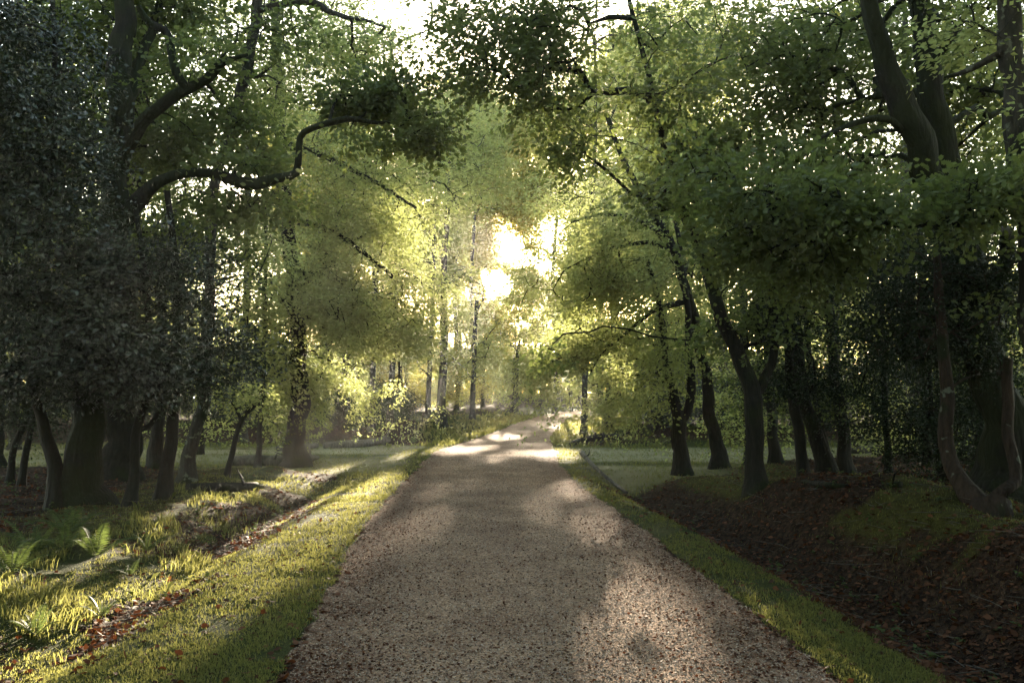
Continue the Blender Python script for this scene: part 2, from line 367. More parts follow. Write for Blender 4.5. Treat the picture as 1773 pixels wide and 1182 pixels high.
def build_tree(name, label, cat, trunks, blobs, leaf='beech', bark='bark', lsize=.07, K=34, shape='diamond', spray=.75, droop=.1, flat=.75,
               group=None, seed=1, base=None, step=.35, limb_r=.02, cull=True, world_pts=False, dense=1.0, flare=1.0, tintmul=1.0, dead_ends=True, sweep=None, sw=.62, carve=.42):
    r_ = np.random.default_rng(seed)
    def conv(t):
        if world_pts: return np.array(t, float)
        return np.array([[*px(a, b, Y), w * Y / F0] for a, b, Y, w in t])
    tr = [conv(t) for t in trunks]
    if base is None:
        b = tr[0][0].copy(); b[2] = float(ground_z(b[0], b[1])) if not world_pts else b[2]
    else: b = np.array([*base, 0])
    origin = b[:3].copy()
    root = empty(name, origin); tag(root, label, cat, group)
    # trunk and limbs
    skel_p = []; skel_r = []; skel_d = []
    for i, t in enumerate(tr):
        if i == 0:
            t = t.copy()
            if not world_pts: t[0, :3] = b[:3]
            below = t[0].copy(); below[2] -= .18; below[3] *= 1.0
            path = smooth_path(t, .12 if t[0, 1] < 25 else .5)
            # root flare
            hgt = path[:, 2] - origin[2]
            path[:, 3] *= 1 + flare * .55 * np.exp(-np.clip(hgt, 0, None) / (.9 * t[0, 3] + .10))
            path = np.vstack([[*(path[0, :3] - [0, 0, .15]), path[0, 3] * 1.12], path])
        else:
            path = smooth_path(t, .10 if t[0, 1] < 25 else .4)
        if len(path) > 3:                                         # small crookedness
            nn = len(path); ph = r_.uniform(0, 6.28, 4); s_ = np.arange(nn)
            amp = path[:, 3] * (.20 if i == 0 or path[0, 3] > .10 else .38) * np.clip(s_ / 4, 0, 1)
            path[:, 0] += amp * (np.sin(s_ * .55 + ph[0]) + .6 * np.sin(s_ * 1.3 + ph[1])); path[:, 1] += amp * np.sin(s_ * .47 + ph[2])
        kk = 14 if path[0, 3] > .15 else (10 if path[0, 3] > .06 else 7)
        V, F = tube_arrays(path[:, :3] - origin, path[:, 3], kk, wob=.12 if i == 0 else .15, seed=seed + i)
        # cap
        me = make_mesh('trunk' if i == 0 else 'limb', V, [F], [M[bark]], smooth=True)
        o = link_mesh('trunk' if i == 0 else 'limb', me, root)
        h0 = 2 if i == 0 else 0
        sub = path[h0::3]
        if i == 0: sub = sub[len(sub) // 4:] if len(sub) > 8 else sub
        skel_p += list(sub[:, :3]); skel_r += list(sub[:, 3]); skel_d += list(np.linspace(0 if i == 0 else 1.5, 3, len(sub)))
    # spray targets
    C = []; Wt = []
    for bl in blobs:
        if world_pts: cx, cy_, cz, rx, ry, rz, n = bl; c = np.array([cx, cy_, cz]); rad = np.array([rx, ry, rz])
        else:
            a, q, Y, rxp, ryp, rd, n = bl
            c = px(a, q, Y); rad = np.array([rxp * Y / F0, rd, ryp * Y / F0])
        n = int(n * dense)
        u = norm(r_.normal(size=(n, 3))); rr = r_.uniform(0, 1, (n, 1)) ** .42
        p = c + u * rr * rad
        kf = 1.5 / max(rad.mean(), .7) ** .5; keep = fbm(p[:, 0] * kf + p[:, 2] * .4 * kf, p[:, 1] * .5 * kf + p[:, 2] * 1.5 * kf, seed + 5) > carve
        C.append(p[keep])
    C = np.vstack(C)
    gz = ground_z(C[:, 0], C[:, 1]); C = C[C[:, 2] > gz + .25]
    if cull: C = C[shaft_keep(C, cull is True)]
    if len(C) < 2: return root
    # grow branches: nearest-node attachment, nearest targets first
    cap = len(skel_p) + len(C) * 14 + 10
    NP = np.zeros((cap, 3), np.float32); NR = np.zeros(cap); ND = np.zeros(cap, np.float32); PAR = np.full(cap, -1); n = len(skel_p)
    NP[:n] = skel_p; NR[:n] = 0; ND[:n] = skel_d; n0 = n
    sp = np.array(skel_p)
    d0 = np.array([np.min(np.linalg.norm(sp - c, axis=1)) for c in C]); order = np.argsort(d0 + r_.uniform(0, .6, len(C)))
    chains = []; base_dir = np.zeros_like(C); gz_all = None
    cnt = np.zeros(cap)
    for idx in order:
        c = C[idx]
        dist = np.linalg.norm(NP[:n] - c, axis=1) + .18 * ND[:n]
        up = NP[:n, 2] - c[2]
        dist = dist + np.clip(up, 0, None) * (.35 - droop)
        j = int(np.argmin(dist)); a = NP[j].astype(float)
        L = np.linalg.norm(c - a); m = max(2, min(12, int(L / step) + 1))
        t = np.linspace(0, 1, m + 1)[1:]
        sag = (.10 - droop * .5) * L
        pth = a + (c - a) * t[:, None]
        pth[:, 2] += sag * np.sin(np.pi * t) * 1.2
        jit = r_.normal(size=(m, 3)) * L * .045; jit[-1] = 0; pth += jit * np.sin(np.pi * t)[:, None] ** .5
        ids = np.arange(n, n + m)
        NP[ids] = pth; ND[ids] = ND[j] + L * t; PAR[ids[0]] = j; PAR[ids[1:]] = ids[:-1]; n += m
        chains.append((j, ids)); base_dir[idx] = pth[-1] - pth[-2]
    for j, ids in reversed(chains):
        # descendants accumulate
        cnt[ids[-1]] += 1
        for q in ids[::-1]:
            p_ = PAR[q]
            cnt[p_] += cnt[q]
    rad = limb_r * .22 * np.power(np.maximum(cnt, 1), .42)
    rad = np.minimum(rad, .35)
    Vs = []; Fs = []; off = 0
    for j, ids in chains:
        r0 = rad[ids[0]] * 1.05
        P = np.vstack([NP[j], NP[ids]]); R = np.concatenate([[r0], rad[ids]]); R[-1] *= .4
        k = 3 if r0 < .018 else (5 if r0 < .05 else 8)
        V, F = tube_arrays(P - origin, R, k); Vs.append(V); Fs.append(F + off); off += len(V)
    VB = np.vstack(Vs); FB = np.vstack(Fs)
    # leaves
    n = len(C)
    ax = norm(base_dir) + r_.normal(size=(n, 3)) * .35; ax[:, 2] = ax[:, 2] * .4 - droop
    if sweep is not None: ax = ax * .55 + np.array(sweep)
    ax = norm(ax)
    nz = np.array([0, 0, 1.]) + r_.normal(size=(n, 3)) * (1 - flat) * 1.1; nz = norm(nz)
    sd = norm(np.cross(nz, ax)); nz = np.cross(ax, sd)
    Ls = spray * r_.uniform(.6, 1.25, n)
    u = r_.uniform(-.25, 1, (n, K)); s = r_.uniform(-1, 1, (n, K)) * (sw * (1.12 - np.clip(u, 0, 1)))
    sag = -(u ** 2) * .12 - np.abs(s) * .10
    P = C[:, None, :] + Ls[:, None, None] * (u[..., None] * ax[:, None] + s[..., None] * sd[:, None] + (sag + r_.normal(size=(n, K)) * .07 * (2 - flat))[..., None] * nz[:, None])
    P = P.reshape(-1, 3)
    D = (ax[:, None] * .8 + sd[:, None] * (np.sign(s) * .9)[..., None] + r_.normal(size=(n, K, 3)) * .35).reshape(-1, 3)
    Nn = (nz[:, None] + r_.normal(size=(n, K, 3)) * (.30 + (1 - flat) * .8)).reshape(-1, 3)
    size = lsize * r_.uniform(.65, 1.25, n * K)
    tint_c = np.clip(.5 + (fbm(C[:, 0] * .5 + C[:, 2] * .5, C[:, 1] * .5, 5) - .5) * 1.6, 0, 1)
    tint = np.clip(np.repeat(tint_c, K) * .55 + r_.uniform(0, .5, n * K), 0, 1)
    if cull:
        kp = shaft_keep(P, cull is True); P, D, Nn, size, tint = P[kp], D[kp], Nn[kp], size[kp], tint[kp]
    VL, FL = leaf_arrays(P - origin, D, Nn, size, shape, r_)
    tint = np.concatenate([tint, np.zeros(len(FB))])
    me = make_mesh('crown', np.vstack([VL, VB]), [FL, FB + len(VL)], [M[leaf], M[bark]], face_mat=[0, 1], tint=tint, smooth=[False, True])
    link_mesh('crown', me, root)
    global NLEAF
    NLEAF += n * K
    return root
NLEAF = 0

def copy_tree(src, loc, rot, sc, label=None, group=None):
    r = src.copy(); COL.objects.link(r)
    r.location = tuple(loc); r.rotation_euler = (0, 0, rot); r.scale = (sc[0], sc[0], sc[1])
    if label: r['label'] = label
    if group: r['group'] = group
    for ch in list(src.children):
        c = ch.copy(); COL.objects.link(c); c.parent = r
        for g in ch.children:
            d = g.copy(); COL.objects.link(d); d.parent = c
    return r

# ============================================================ ground sheet
def axis_pts(edges):
    out = [edges[0][0]]
    for a, b, s in edges:
        n = max(1, int(round((b - a) / s))); out += list(a + (b - a) * (np.arange(n) + 1) / n)
    return np.array(out)
gx = axis_pts([(-400, -60, 30), (-60, -20, 2.5), (-20, -8, .35), (-8, -5, .12), (-5, 5, .06), (5, 8, .12), (8, 20, .35), (20, 60, 2.5), (60, 400, 30)])
gy = axis_pts([(-60, -4, 4), (-4, 3.5, .5), (3.5, 10, .06), (10, 18, .1), (18, 32, .2), (32, 60, .7), (60, 120, 3), (120, 600, 40)])
X, Y = np.meshgrid(gx, gy); xf, yf = X.ravel(), Y.ravel()
road, grass, moss, track, z = zones(xf, yf)
nx, ny = len(gx), len(gy)
i = (np.arange(ny - 1)[:, None] * nx + np.arange(nx - 1)[None]).ravel()
me = make_mesh('ground', np.stack([xf, yf, z], 1), [np.stack([i, i + 1, i + 1 + nx, i + nx], 1)], [M['ground']], smooth=True)
ca = me.color_attributes.new('zone', 'FLOAT_COLOR', 'POINT')
ca.data.foreach_set('color', np.stack([road, grass, moss, track], 1).astype(np.float32).ravel())
dd = np.abs(xf - road_c(yf))
edge = sst(.55, 1.5, dd) * .75 + .35 * np.exp(-(dd / .28) ** 2) * (fbm(xf * 1.2, yf * .5, 34) > .4) - .15
ea_ = me.attributes.new('edge', 'FLOAT', 'POINT'); ea_.data.foreach_set('value', edge.astype(np.float32))
tag(link_mesh('ground', me), 'woodland floor with a gravel track, grass verges, leafy ditches and mossy banks', 'ground', kind='structure')
print('ground', time.time() - T0)

# sampling helper: points over the ground, denser near the camera
def scatter(n, x0, x1, y0, y1, power=1.6, seed=0):
    r_ = np.random.default_rng(seed)
    u = r_.uniform(0, 1, n); k = power - 1
    y = (y0 ** -k + u * (y1 ** -k - y0 ** -k)) ** (-1 / k)
    x = r_.uniform(x0, x1, n)
    vis = np.abs(x) < y * .66 + 1.0
    return x[vis], y[vis], r_

# gravel
x, y, r_ = scatter(150000, -2.4, 2.4, 4.0, 22, 2.0, 5)
rd = zones(x, y)[0]; k = rd > .4; x, y = x[k], y[k]; n = len(x)
s = r_.uniform(.0025, .0075, n) * (1 + .06 * y)
base = np.array([[1, 0, 0], [.2, .95, 0], [-.9, .3, 0], [-.3, -.9, 0], [.1, .05, .75]])
a = r_.uniform(0, 6.28, n); ca_, sa_ = np.cos(a), np.sin(a); st = r_.uniform(.6, 1.5, n)
bx = base[None, :, 0] * st[:, None]; by = base[None, :, 1] * np.ones((n, 1))
V = np.stack([x[:, None] + s[:, None] * (bx * ca_[:, None] - by * sa_[:, None]), y[:, None] + s[:, None] * (bx * sa_[:, None] + by * ca_[:, None]), ground_z(x, y)[:, None] - .002 + s[:, None] * base[None, :, 2]], -1).reshape(-1, 3)
o5 = np.arange(n)[:, None] * 5
F = np.concatenate([o5 + np.array([[0, 1, 4]]), o5 + np.array([[1, 2, 4]]), o5 + np.array([[2, 3, 4]]), o5 + np.array([[3, 0, 4]])])
tn = r_.uniform(0, 1, n) ** 1.4
me = make_mesh('gravel', V, [F], [M['stone']], tint=np.tile(tn, 4))
tag(link_mesh('gravel', me), 'loose small gravel stones over the woodland track', 'gravel', kind='stuff')

# fallen leaves
def leaves_on_ground(n, x0, x1, y0, y1, fn, size, seed, power=1.8, lift=.01):
    x, y, r_ = scatter(n, x0, x1, y0, y1, power, seed)
    k = fn(x, y) > r_.uniform(0, 1, len(x)); x, y = x[k], y[k]; n = len(x)
    zz = ground_z(x, y) + lift * r_.uniform(.2, 1.6, n)
    D = r_.normal(size=(n, 3)); D[:, 2] *= .25; Nn = np.array([0, 0, 1.]) + r_.normal(size=(n, 3)) * .45
    sz = size * r_.uniform(.5, 1.3, n)
    V, F = leaf_arrays(np.stack([x, y, zz], 1), D, Nn, sz, 'ovate', r_)
    return V, F, r_.uniform(0, 1, n) ** 1.5
def f_lit(x, y):
    rd, gr, mo, tr, z = zones(x, y); return np.clip(1 - rd - gr * .93 - mo * np.where(x < 0, .97, .8) - tr, 0, 1)
def f_road(x, y):
    rd, gr, mo, tr, z = zones(x, y)
    e = np.clip((np.abs(x - road_c(y)) - .5) / 1.0, 0, 1); return rd * (.26 + .74 * e ** 2 * (fbm(x, y, 66) > .4))
VV = []; FF = []; TT = []; off = 0
for args in [(170000, -9, 9, 3.6, 30, f_lit, .055, 61), (90000, -2.3, 2.2, 4.0, 24, f_road, .022, 62, 1.8, .004)]:
    V, F, t = leaves_on_ground(*args); VV.append(V); FF.append(F + off); TT.append(t); off += len(V)
me = make_mesh('fallen_leaves', np.vstack(VV), [np.vstack(FF)], [M['dead']], tint=np.concatenate(TT))
tag(link_mesh('fallen_leaves', me), 'brown fallen leaves in the ditches and over the wood floor', 'leaf litter', kind='stuff')

# fallen twigs
x, y, r_ = scatter(9000, -10, 10, 4.4, 24, 1.5, 95)
rd, gr, mo, tr, zz = zones(x, y); k = (rd < .2) & (gr < .3); x, y, zz = x[k], y[k], zz[k]; n = len(x)
a = r_.uniform(0, 6.28, n); L_ = r_.uniform(.06, .35, n); w_ = r_.uniform(.0015, .005, n)
d1 = np.stack([np.cos(a), np.sin(a), r_.normal(size=n) * .12], 1); d2 = np.stack([-np.sin(a), np.cos(a), 0 * a], 1)
bend = r_.normal(size=(n, 1)) * .12
p0 = np.stack([x, y, zz + .012], 1); Vt = []
for q_, wd in ((0, 1.), (.5, .8), (1., .35)):
    c_ = p0 + d1 * (L_ * q_)[:, None] + d2 * (L_[:, None] * bend * q_ * q_ * 2)
    for dd_ in (d2, np.array([0, 0, 1.]) - d2 * .5, -np.array([0, 0, 1.]) - d2 * .5): Vt.append(c_ + dd_ * (w_ * wd)[:, None])
Vt = np.stack(Vt, 1).reshape(-1, 3); o9 = np.arange(n)[:, None] * 9
Ft = np.concatenate([o9 + np.array([[b_ * 3 + k_, b_ * 3 + (k_ + 1) % 3, b_ * 3 + 3 + (k_ + 1) % 3, b_ * 3 + 3 + k_]]) for b_ in (0, 1) for k_ in (0, 1, 2)])
tag(link_mesh('fallen_twigs', make_mesh('fallen_twigs', Vt, [Ft], [M['bark_dead']])), 'thin fallen twigs scattered over the wood floor', 'twigs', kind='stuff')
# low seedlings
x, y, r_ = scatter(2600, -10, 10, 4.6, 26, 1.4, 97)
rd, gr, mo, tr, zz = zones(x, y); k = (rd < .1) & (gr < .6) & (fbm(x * .7, y * .7, 101) > .5); x, y, zz = x[k], y[k], zz[k]; n = len(x)
h_ = r_.uniform(.03, .16, n); m_ = 7
aa = r_.uniform(0, 6.28, (n, m_)); C = np.stack([x[:, None] + 0 * aa, y[:, None] + 0 * aa, zz[:, None] + h_[:, None] * r_.uniform(.4, 1, (n, m_))], -1).reshape(-1, 3)
D = np.stack([np.cos(aa), np.sin(aa), r_.normal(size=(n, m_)) * .3], -1).reshape(-1, 3)
V, F = leaf_arrays(C, D, r_.normal(size=C.shape) * .3 + [0, 0, 1], r_.uniform(.02, .055, n * m_), 'ovate', r_)
tag(link_mesh('seedlings', make_mesh('seedlings', V, [F], [M['fern']], tint=r_.uniform(0, 1, n * m_))), 'tiny green seedlings among the dead leaves', 'seedlings', kind='stuff')

# grass blades
def blades(n, x0, x1, y0, y1, fn, h, w, seed, power=1.9, lean=.35):
    x, y, r_ = scatter(n, x0, x1, y0, y1, power, seed)
    k = fn(x, y) > r_.uniform(0, 1, len(x)); x, y = x[k], y[k]; n = len(x)
    hh = h * r_.uniform(.5, 1.3, n) * (.6 + .8 * fbm(x * 3, y * 3, 91)); ww = w * r_.uniform(.7, 1.3, n) * (1 + y * .05)
    a = r_.uniform(0, 6.28, n); l = r_.uniform(.1, 1, n) * lean; la = r_.uniform(0, 6.28, n)
    b = np.stack([x, y, ground_z(x, y) - .004], 1); sd = np.stack([np.cos(a), np.sin(a), 0 * a], 1) * ww[:, None]
    ld = np.stack([np.cos(la), np.sin(la), 0 * a], 1)
    mid = b + ld * (l * hh * .35)[:, None] + np.array([0, 0, 1]) * (hh * .6)[:, None]
    tip = b + ld * (l * hh)[:, None] + np.array([0, 0, 1]) * (hh * (1 - l * .35))[:, None]
    V = np.stack([b - sd, b + sd, mid + sd * .7, tip, mid - sd * .7], 1).reshape(-1, 3)
    return V, np.arange(n * 5).reshape(-1, 5), np.clip(r_.uniform(0, .6, n) + .4 * fbm(x * .8, y * .8, 12), 0, 1)
def f_verge(x, y):
    rd, gr, mo, tr, z = zones(x, y); return gr ** 1.5 * (1 - tr) * sst(.30, .55, fbm(x * 1.5, y * 1.5, 14) * .6 + fbm(x * 5, y * 5, 16) * .4)
def f_sedge(x, y):
    rd, gr, mo, tr, z = zones(x, y); L = road_c(y) - x - road_hw(y)
    return gr * (L > 1.6) * (x < -2.6) * (y < 14) * sst(.4, .6, fbm(x * 2, y * 2, 15))
def f_moss(x, y):
    rd, gr, mo, tr, z = zones(x, y); return mo * .9 + (1 - rd - gr) * .04
VV = []; FF = []; TT = []; off = 0
for args in [(330000, -4, 4, 3.4, 14, f_verge, .034, .0022, 71, 1.6, .9), (200000, -14, 14, 13, 30, f_verge, .05, .0035, 72, 1.5, .9),
             (90000, -7.5, -2.6, 3.4, 14, f_sedge, .13, .0026, 73, 1.5, 1.0), (70000, -22, 22, 26, 60, f_verge, .16, .012, 75, 1.4, .9), (130000, -8, 8, 4.5, 20, f_moss, .035, .002, 74, 1.8, .9)]:
    V, F, t = blades(*args); VV.append(V); FF.append(F + off); TT.append(t); off += len(V)
me = make_mesh('grass', np.vstack(VV), [np.vstack(FF)], [M['grass']], tint=np.concatenate(TT))
tag(link_mesh('grass', me), 'short green grass of the verges and taller sedge at the left', 'grass', kind='stuff')
print('scatter', time.time() - T0)

# ============================================================ near left trees
HG = 'dark hollies at the left of the track'
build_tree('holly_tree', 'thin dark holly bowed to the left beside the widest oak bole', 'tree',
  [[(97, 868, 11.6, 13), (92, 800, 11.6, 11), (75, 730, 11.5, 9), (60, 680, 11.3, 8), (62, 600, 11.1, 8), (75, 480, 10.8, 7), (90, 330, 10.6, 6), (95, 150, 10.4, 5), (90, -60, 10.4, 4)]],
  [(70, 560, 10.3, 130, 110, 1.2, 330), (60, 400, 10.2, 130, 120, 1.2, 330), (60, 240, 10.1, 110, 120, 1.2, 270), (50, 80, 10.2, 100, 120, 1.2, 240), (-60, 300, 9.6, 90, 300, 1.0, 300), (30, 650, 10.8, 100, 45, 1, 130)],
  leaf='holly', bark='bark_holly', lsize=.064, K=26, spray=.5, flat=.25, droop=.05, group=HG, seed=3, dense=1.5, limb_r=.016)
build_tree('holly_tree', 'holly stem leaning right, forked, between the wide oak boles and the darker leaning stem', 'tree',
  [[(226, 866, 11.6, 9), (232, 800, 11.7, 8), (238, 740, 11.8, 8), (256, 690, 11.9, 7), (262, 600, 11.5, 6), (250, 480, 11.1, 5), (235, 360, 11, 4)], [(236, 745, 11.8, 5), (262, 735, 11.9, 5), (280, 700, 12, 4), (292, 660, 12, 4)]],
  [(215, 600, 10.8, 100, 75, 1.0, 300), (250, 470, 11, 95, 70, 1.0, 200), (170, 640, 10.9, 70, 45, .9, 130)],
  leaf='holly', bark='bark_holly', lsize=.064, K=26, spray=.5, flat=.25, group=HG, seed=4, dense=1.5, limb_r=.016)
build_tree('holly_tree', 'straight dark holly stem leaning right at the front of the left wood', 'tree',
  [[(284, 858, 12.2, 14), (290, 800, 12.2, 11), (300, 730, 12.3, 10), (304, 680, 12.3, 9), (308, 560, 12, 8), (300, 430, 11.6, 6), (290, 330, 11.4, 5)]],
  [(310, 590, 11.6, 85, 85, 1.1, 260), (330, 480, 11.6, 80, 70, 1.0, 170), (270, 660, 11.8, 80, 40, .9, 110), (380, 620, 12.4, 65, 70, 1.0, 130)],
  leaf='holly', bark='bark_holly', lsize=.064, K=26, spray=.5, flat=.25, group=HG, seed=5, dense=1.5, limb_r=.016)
build_tree('oak_tree', 'massive old oak with the widest bole at left and a crooked limb towards the track', 'tree',
  [[(143, 872, 11.9, 33), (145, 800, 11.9, 29), (150, 700, 11.9, 26), (166, 600, 11.9, 25), (182, 480, 11.9, 24), (197, 350, 11.9, 22), (203, 250, 11.9, 22), (208, 120, 11.9, 19), (213, 0, 11.9, 17), (222, -220, 11.9, 12)],
   [(188, 420, 11.9, 17), (225, 365, 11.9, 15), (262, 325, 11.8, 11), (305, 303, 11.7, 9), (370, 301, 11.6, 9), (432, 319, 11.6, 11), (480, 309, 11.6, 8), (512, 300, 11.6, 7), (519, 265, 11.5, 6), (520, 238, 11.5, 6), (540, 222, 11.4, 6), (600, 206, 11.4, 5.5), (655, 213, 11.4, 3), (705, 206, 11.4, 3), (750, 196, 11.4, 2)],
   [(201, 300, 11.9, 16), (235, 225, 11.8, 12), (285, 180, 11.6, 10), (325, 153, 11.6, 9), (360, 135, 11.6, 8), (378, 112, 11.6, 8), (396, 104, 11.6, 5), (430, 95, 11.6, 3)],
   [(322, 152, 11.6, 9), (303, 125, 11.5, 8), (296, 90, 11.5, 7), (286, 52, 11.5, 7), (262, 40, 11.4, 6), (240, 10, 11.3, 5)],
   [(208, 200, 11.9, 12), (240, 120, 12.2, 10), (262, 50, 12.5, 8), (300, -60, 12.8, 6)]],
  [(180, 40, 12.6, 130, 80, 1.0, 90), (300, 0, 12.6, 90, 40, .8, 50), (260, 250, 12.7, 70, 50, .6, 60), (420, 215, 12.6, 70, 40, .5, 45), (470, 270, 12.5, 60, 30, .4, 45), (570, 165, 12.0, 80, 30, .5, 50),
   (640, 175, 11.9, 70, 28, .5, 48), (725, 225, 11.5, 60, 34, .5, 46), (340, 240, 12.6, 60, 30, .5, 36), (400, 355, 12.4, 80, 30, .5, 36), (250, 400, 12.6, 90, 60, .7, 80), (480, 60, 12.4, 80, 50, .5, 26), (690, 150, 11.6, 50, 26, .4, 24), (400, 280, 11.6, 100, 14, .3, 14), (470, 350, 11.6, 60, 20, .3, 10), (600, 240, 11.4, 80, 16, .3, 14), (300, 120, 11.5, 60, 40, .4, 14), (380, 90, 11.5, 40, 30, .4, 12), (130, 150, 12.4, 90, 120, 1, 120), (60, -330, 12.2, 380, 160, 3.6, 420)],
  leaf='oak', bark='bark_moss', lsize=.085, K=30, spray=.5, flat=.5, seed=6, dense=1.5, limb_r=.02, shape='ovate', group=None)
build_tree('oak_tree', 'second wide oak bole standing just behind the massive left oak', 'tree',
  [[(208, 826, 15.2, 29), (208, 760, 15.2, 25), (209, 690, 15.2, 23), (214, 560, 15.2, 21), (225, 400, 15.2, 19), (240, 200, 15.2, 15), (250, 0, 15.2, 12), (255, -150, 15.2, 9)]],
  [(160, 330, 15, 150, 130, 1.5, 170), (300, 200, 15, 120, 120, 1.3, 130), (170, 80, 15, 160, 120, 1.5, 170), (60, 180, 15, 120, 150, 1.3, 150), (320, 420, 15, 110, 90, 1.2, 150), (100, -160, 15.5, 330, 120, 3.2, 300)],
  leaf='oak', bark='bark', lsize=.09, K=30, spray=.6, flat=.5, seed=7, dense=1.5, limb_r=.03)
build_tree('beech_tree', 'slim grey bending tree that passes the oak limb and forks at the top edge', 'tree',
  [[(322, 829, 14.6, 13), (336, 760, 14.6, 11), (350, 695, 14.6, 10), (360, 600, 14.5, 9), (364, 480, 14.4, 9), (366, 380, 14.3, 9), (376, 300, 14.2, 9), (400, 230, 14.1, 9), (420, 150, 14, 9), (434, 80, 14, 9), (447, 12, 14, 9), (440, -60, 14, 7), (420, -160, 14, 5)],
   [(446, 18, 14, 7), (475, 12, 13.9, 7), (515, 4, 13.8, 6), (550, 6, 13.8, 6), (572, 20, 13.8, 5), (600, 31, 13.7, 4), (635, 37, 13.7, 3), (668, 47, 13.7, 2)],
   [(428, 150, 14, 4), (412, 130, 13.8, 3), (395, 128, 13.7, 2)]],
  [(530, 70, 14.8, 120, 50, .9, 90), (630, 80, 14.5, 90, 50, .8, 60), (480, 160, 15.2, 90, 60, .9, 80), (350, 90, 15.2, 90, 80, .9, 70), (440, -50, 14, 180, 50, 1.6, 150), (420, 450, 15.4, 70, 60, .8, 80), (340, 340, 15.2, 60, 60, .7, 50)],
  leaf='beech', bark='bark_grey', lsize=.075, K=30, spray=.7, flat=.75, seed=8, dense=1.5, limb_r=.022)
build_tree('beech_sapling', 'thin leaning sapling with forked twigs in front of the left grass lane', 'tree',
  [[(392, 818, 15.4, 5), (402, 780, 15.4, 4.5), (412, 745, 15.4, 4), (420, 725, 15.4, 4), (438, 706, 15.4, 3), (455, 690, 15.4, 2.5)], [(418, 728, 15.4, 3), (408, 706, 15.4, 2.5), (395, 690, 15.3, 2), (370, 680, 15.3, 1.5)]],
  [(440, 680, 15.3, 60, 30, .6, 26), (380, 685, 15.3, 45, 25, .5, 16), (470, 715, 15.3, 30, 30, .4, 8)],
  leaf='beech', bark='bark_holly', lsize=.065, K=22, spray=.5, seed=9, dense=1.5, limb_r=.016)
build_tree('birch_tree', 'very slim pale-barked tree just left of the stout beech bole', 'tree',
  [[(446, 800, 18.8, 5), (449, 760, 18.8, 4.5), (453, 700, 18.8, 4.5), (456, 600, 18.8, 4), (460, 450, 18.8, 3.5), (462, 300, 18.8, 3)]],
  [(455, 560, 18.6, 50, 80, .8, 50), (462, 400, 18.6, 60, 100, .9, 60)], leaf='beech', bark='bark_grey', lsize=.07, K=26, spray=.6, seed=10)
build_tree('beech_tree', 'stout beech bole beside the grass lane under a great fan of drooping lime-green sprays', 'tree',
  [[(512, 803, 19.2, 19), (513, 770, 19.2, 16), (516, 700, 19.2, 16), (516, 600, 19.2, 14), (505, 450, 19.2, 12), (490, 300, 19.2, 11), (480, 100, 19.2, 9), (470, -150, 19.2, 7)],
   [(505, 480, 19.1, 6), (520, 473, 19, 5), (550, 475, 19, 5), (600, 495, 19.2, 3), (640, 530, 19.5, 2), (690, 600, 20.5, 1.5)],
   [(498, 380, 19.1, 7), (560, 395, 18.8, 5), (620, 430, 18.5, 4), (680, 480, 18.3, 3)],
   [(495, 250, 19.1, 7), (560, 270, 18.8, 5), (640, 310, 18.5, 4), (720, 360, 18.2, 2)]],
  [(490, 640, 19.6, 85, 50, 1.2, 100), (450, 690, 19.8, 60, 20, 1, 60), (590, 620, 20.4, 80, 50, 1.2, 150), (560, 675, 20.4, 60, 30, .9, 80), (640, 660, 21, 66, 42, 1.0, 170), (690, 682, 21.2, 50, 28, .9, 120), (724, 703, 21.4, 30, 12, .6, 50), (660, 610, 21, 60, 40, 1, 110), (620, 555, 18.2, 90, 60, 1.4, 200), (700, 560, 18.2, 70, 60, 1.2, 120), (540, 500, 18.5, 100, 70, 1.5, 190),
   (640, 440, 18.6, 110, 80, 1.5, 230), (740, 500, 18.5, 60, 60, 1.1, 90), (520, 400, 18.8, 100, 80, 1.5, 170), (600, 340, 18.8, 130, 70, 1.5, 230), (700, 370, 18.8, 80, 70, 1.3, 130), (560, 250, 19, 110, 70, 1.5, 170), (520, 110, 19, 120, 90, 1.6, 160), (440, 560, 18.8, 60, 90, 1.3, 110), (660, 270, 19, 80, 50, 1.2, 90)],
  leaf='beech', bark='bark', lsize=.074, K=48, spray=1.15, droop=.30, flat=.85, sweep=(.75, -.25, -.5), sw=.34, carve=.47, seed=12, dense=1.15, limb_r=.024)

# ============================================================ near right trees
build_tree('beech_tree', 'dark tree at the right lane edge, splitting low into a narrow V', 'tree',
  [[(1183, 817, 17.2, 13), (1180, 780, 17.2, 12), (1176, 735, 17.2, 12), (1168, 700, 17.2, 10), (1160, 660, 17.2, 8), (1150, 600, 17, 6), (1140, 520, 16.8, 5), (1120, 450, 16.6, 4)],
   [(1178, 728, 17.2, 9), (1190, 712, 17.2, 8), (1197, 690, 17.2, 8), (1195, 640, 17.2, 7), (1192, 560, 17.2, 6), (1184, 480, 17.2, 5), (1170, 380, 17.2, 4)]],
  [(1090, 650, 16.8, 80, 40, 1.2, 120), (1120, 580, 16.8, 90, 60, 1.3, 170), (1040, 610, 16.8, 80, 55, 1.3, 150), (1000, 650, 17.2, 50, 45, 1, 70), (1170, 620, 17.6, 60, 60, 1, 90), (1080, 500, 16.8, 90, 60, 1.3, 160), (1080, 690, 17.6, 80, 22, 1.2, 120), (1025, 690, 17.8, 40, 16, 1, 44), (1140, 705, 17.8, 40, 18, .9, 50)],
  leaf='beech', bark='bark', lsize=.072, K=44, spray=1.0, droop=.28, flat=.8, sweep=(-.6, -.2, -.45), sw=.38, carve=.48, dense=1.25, seed=20, limb_r=.022)
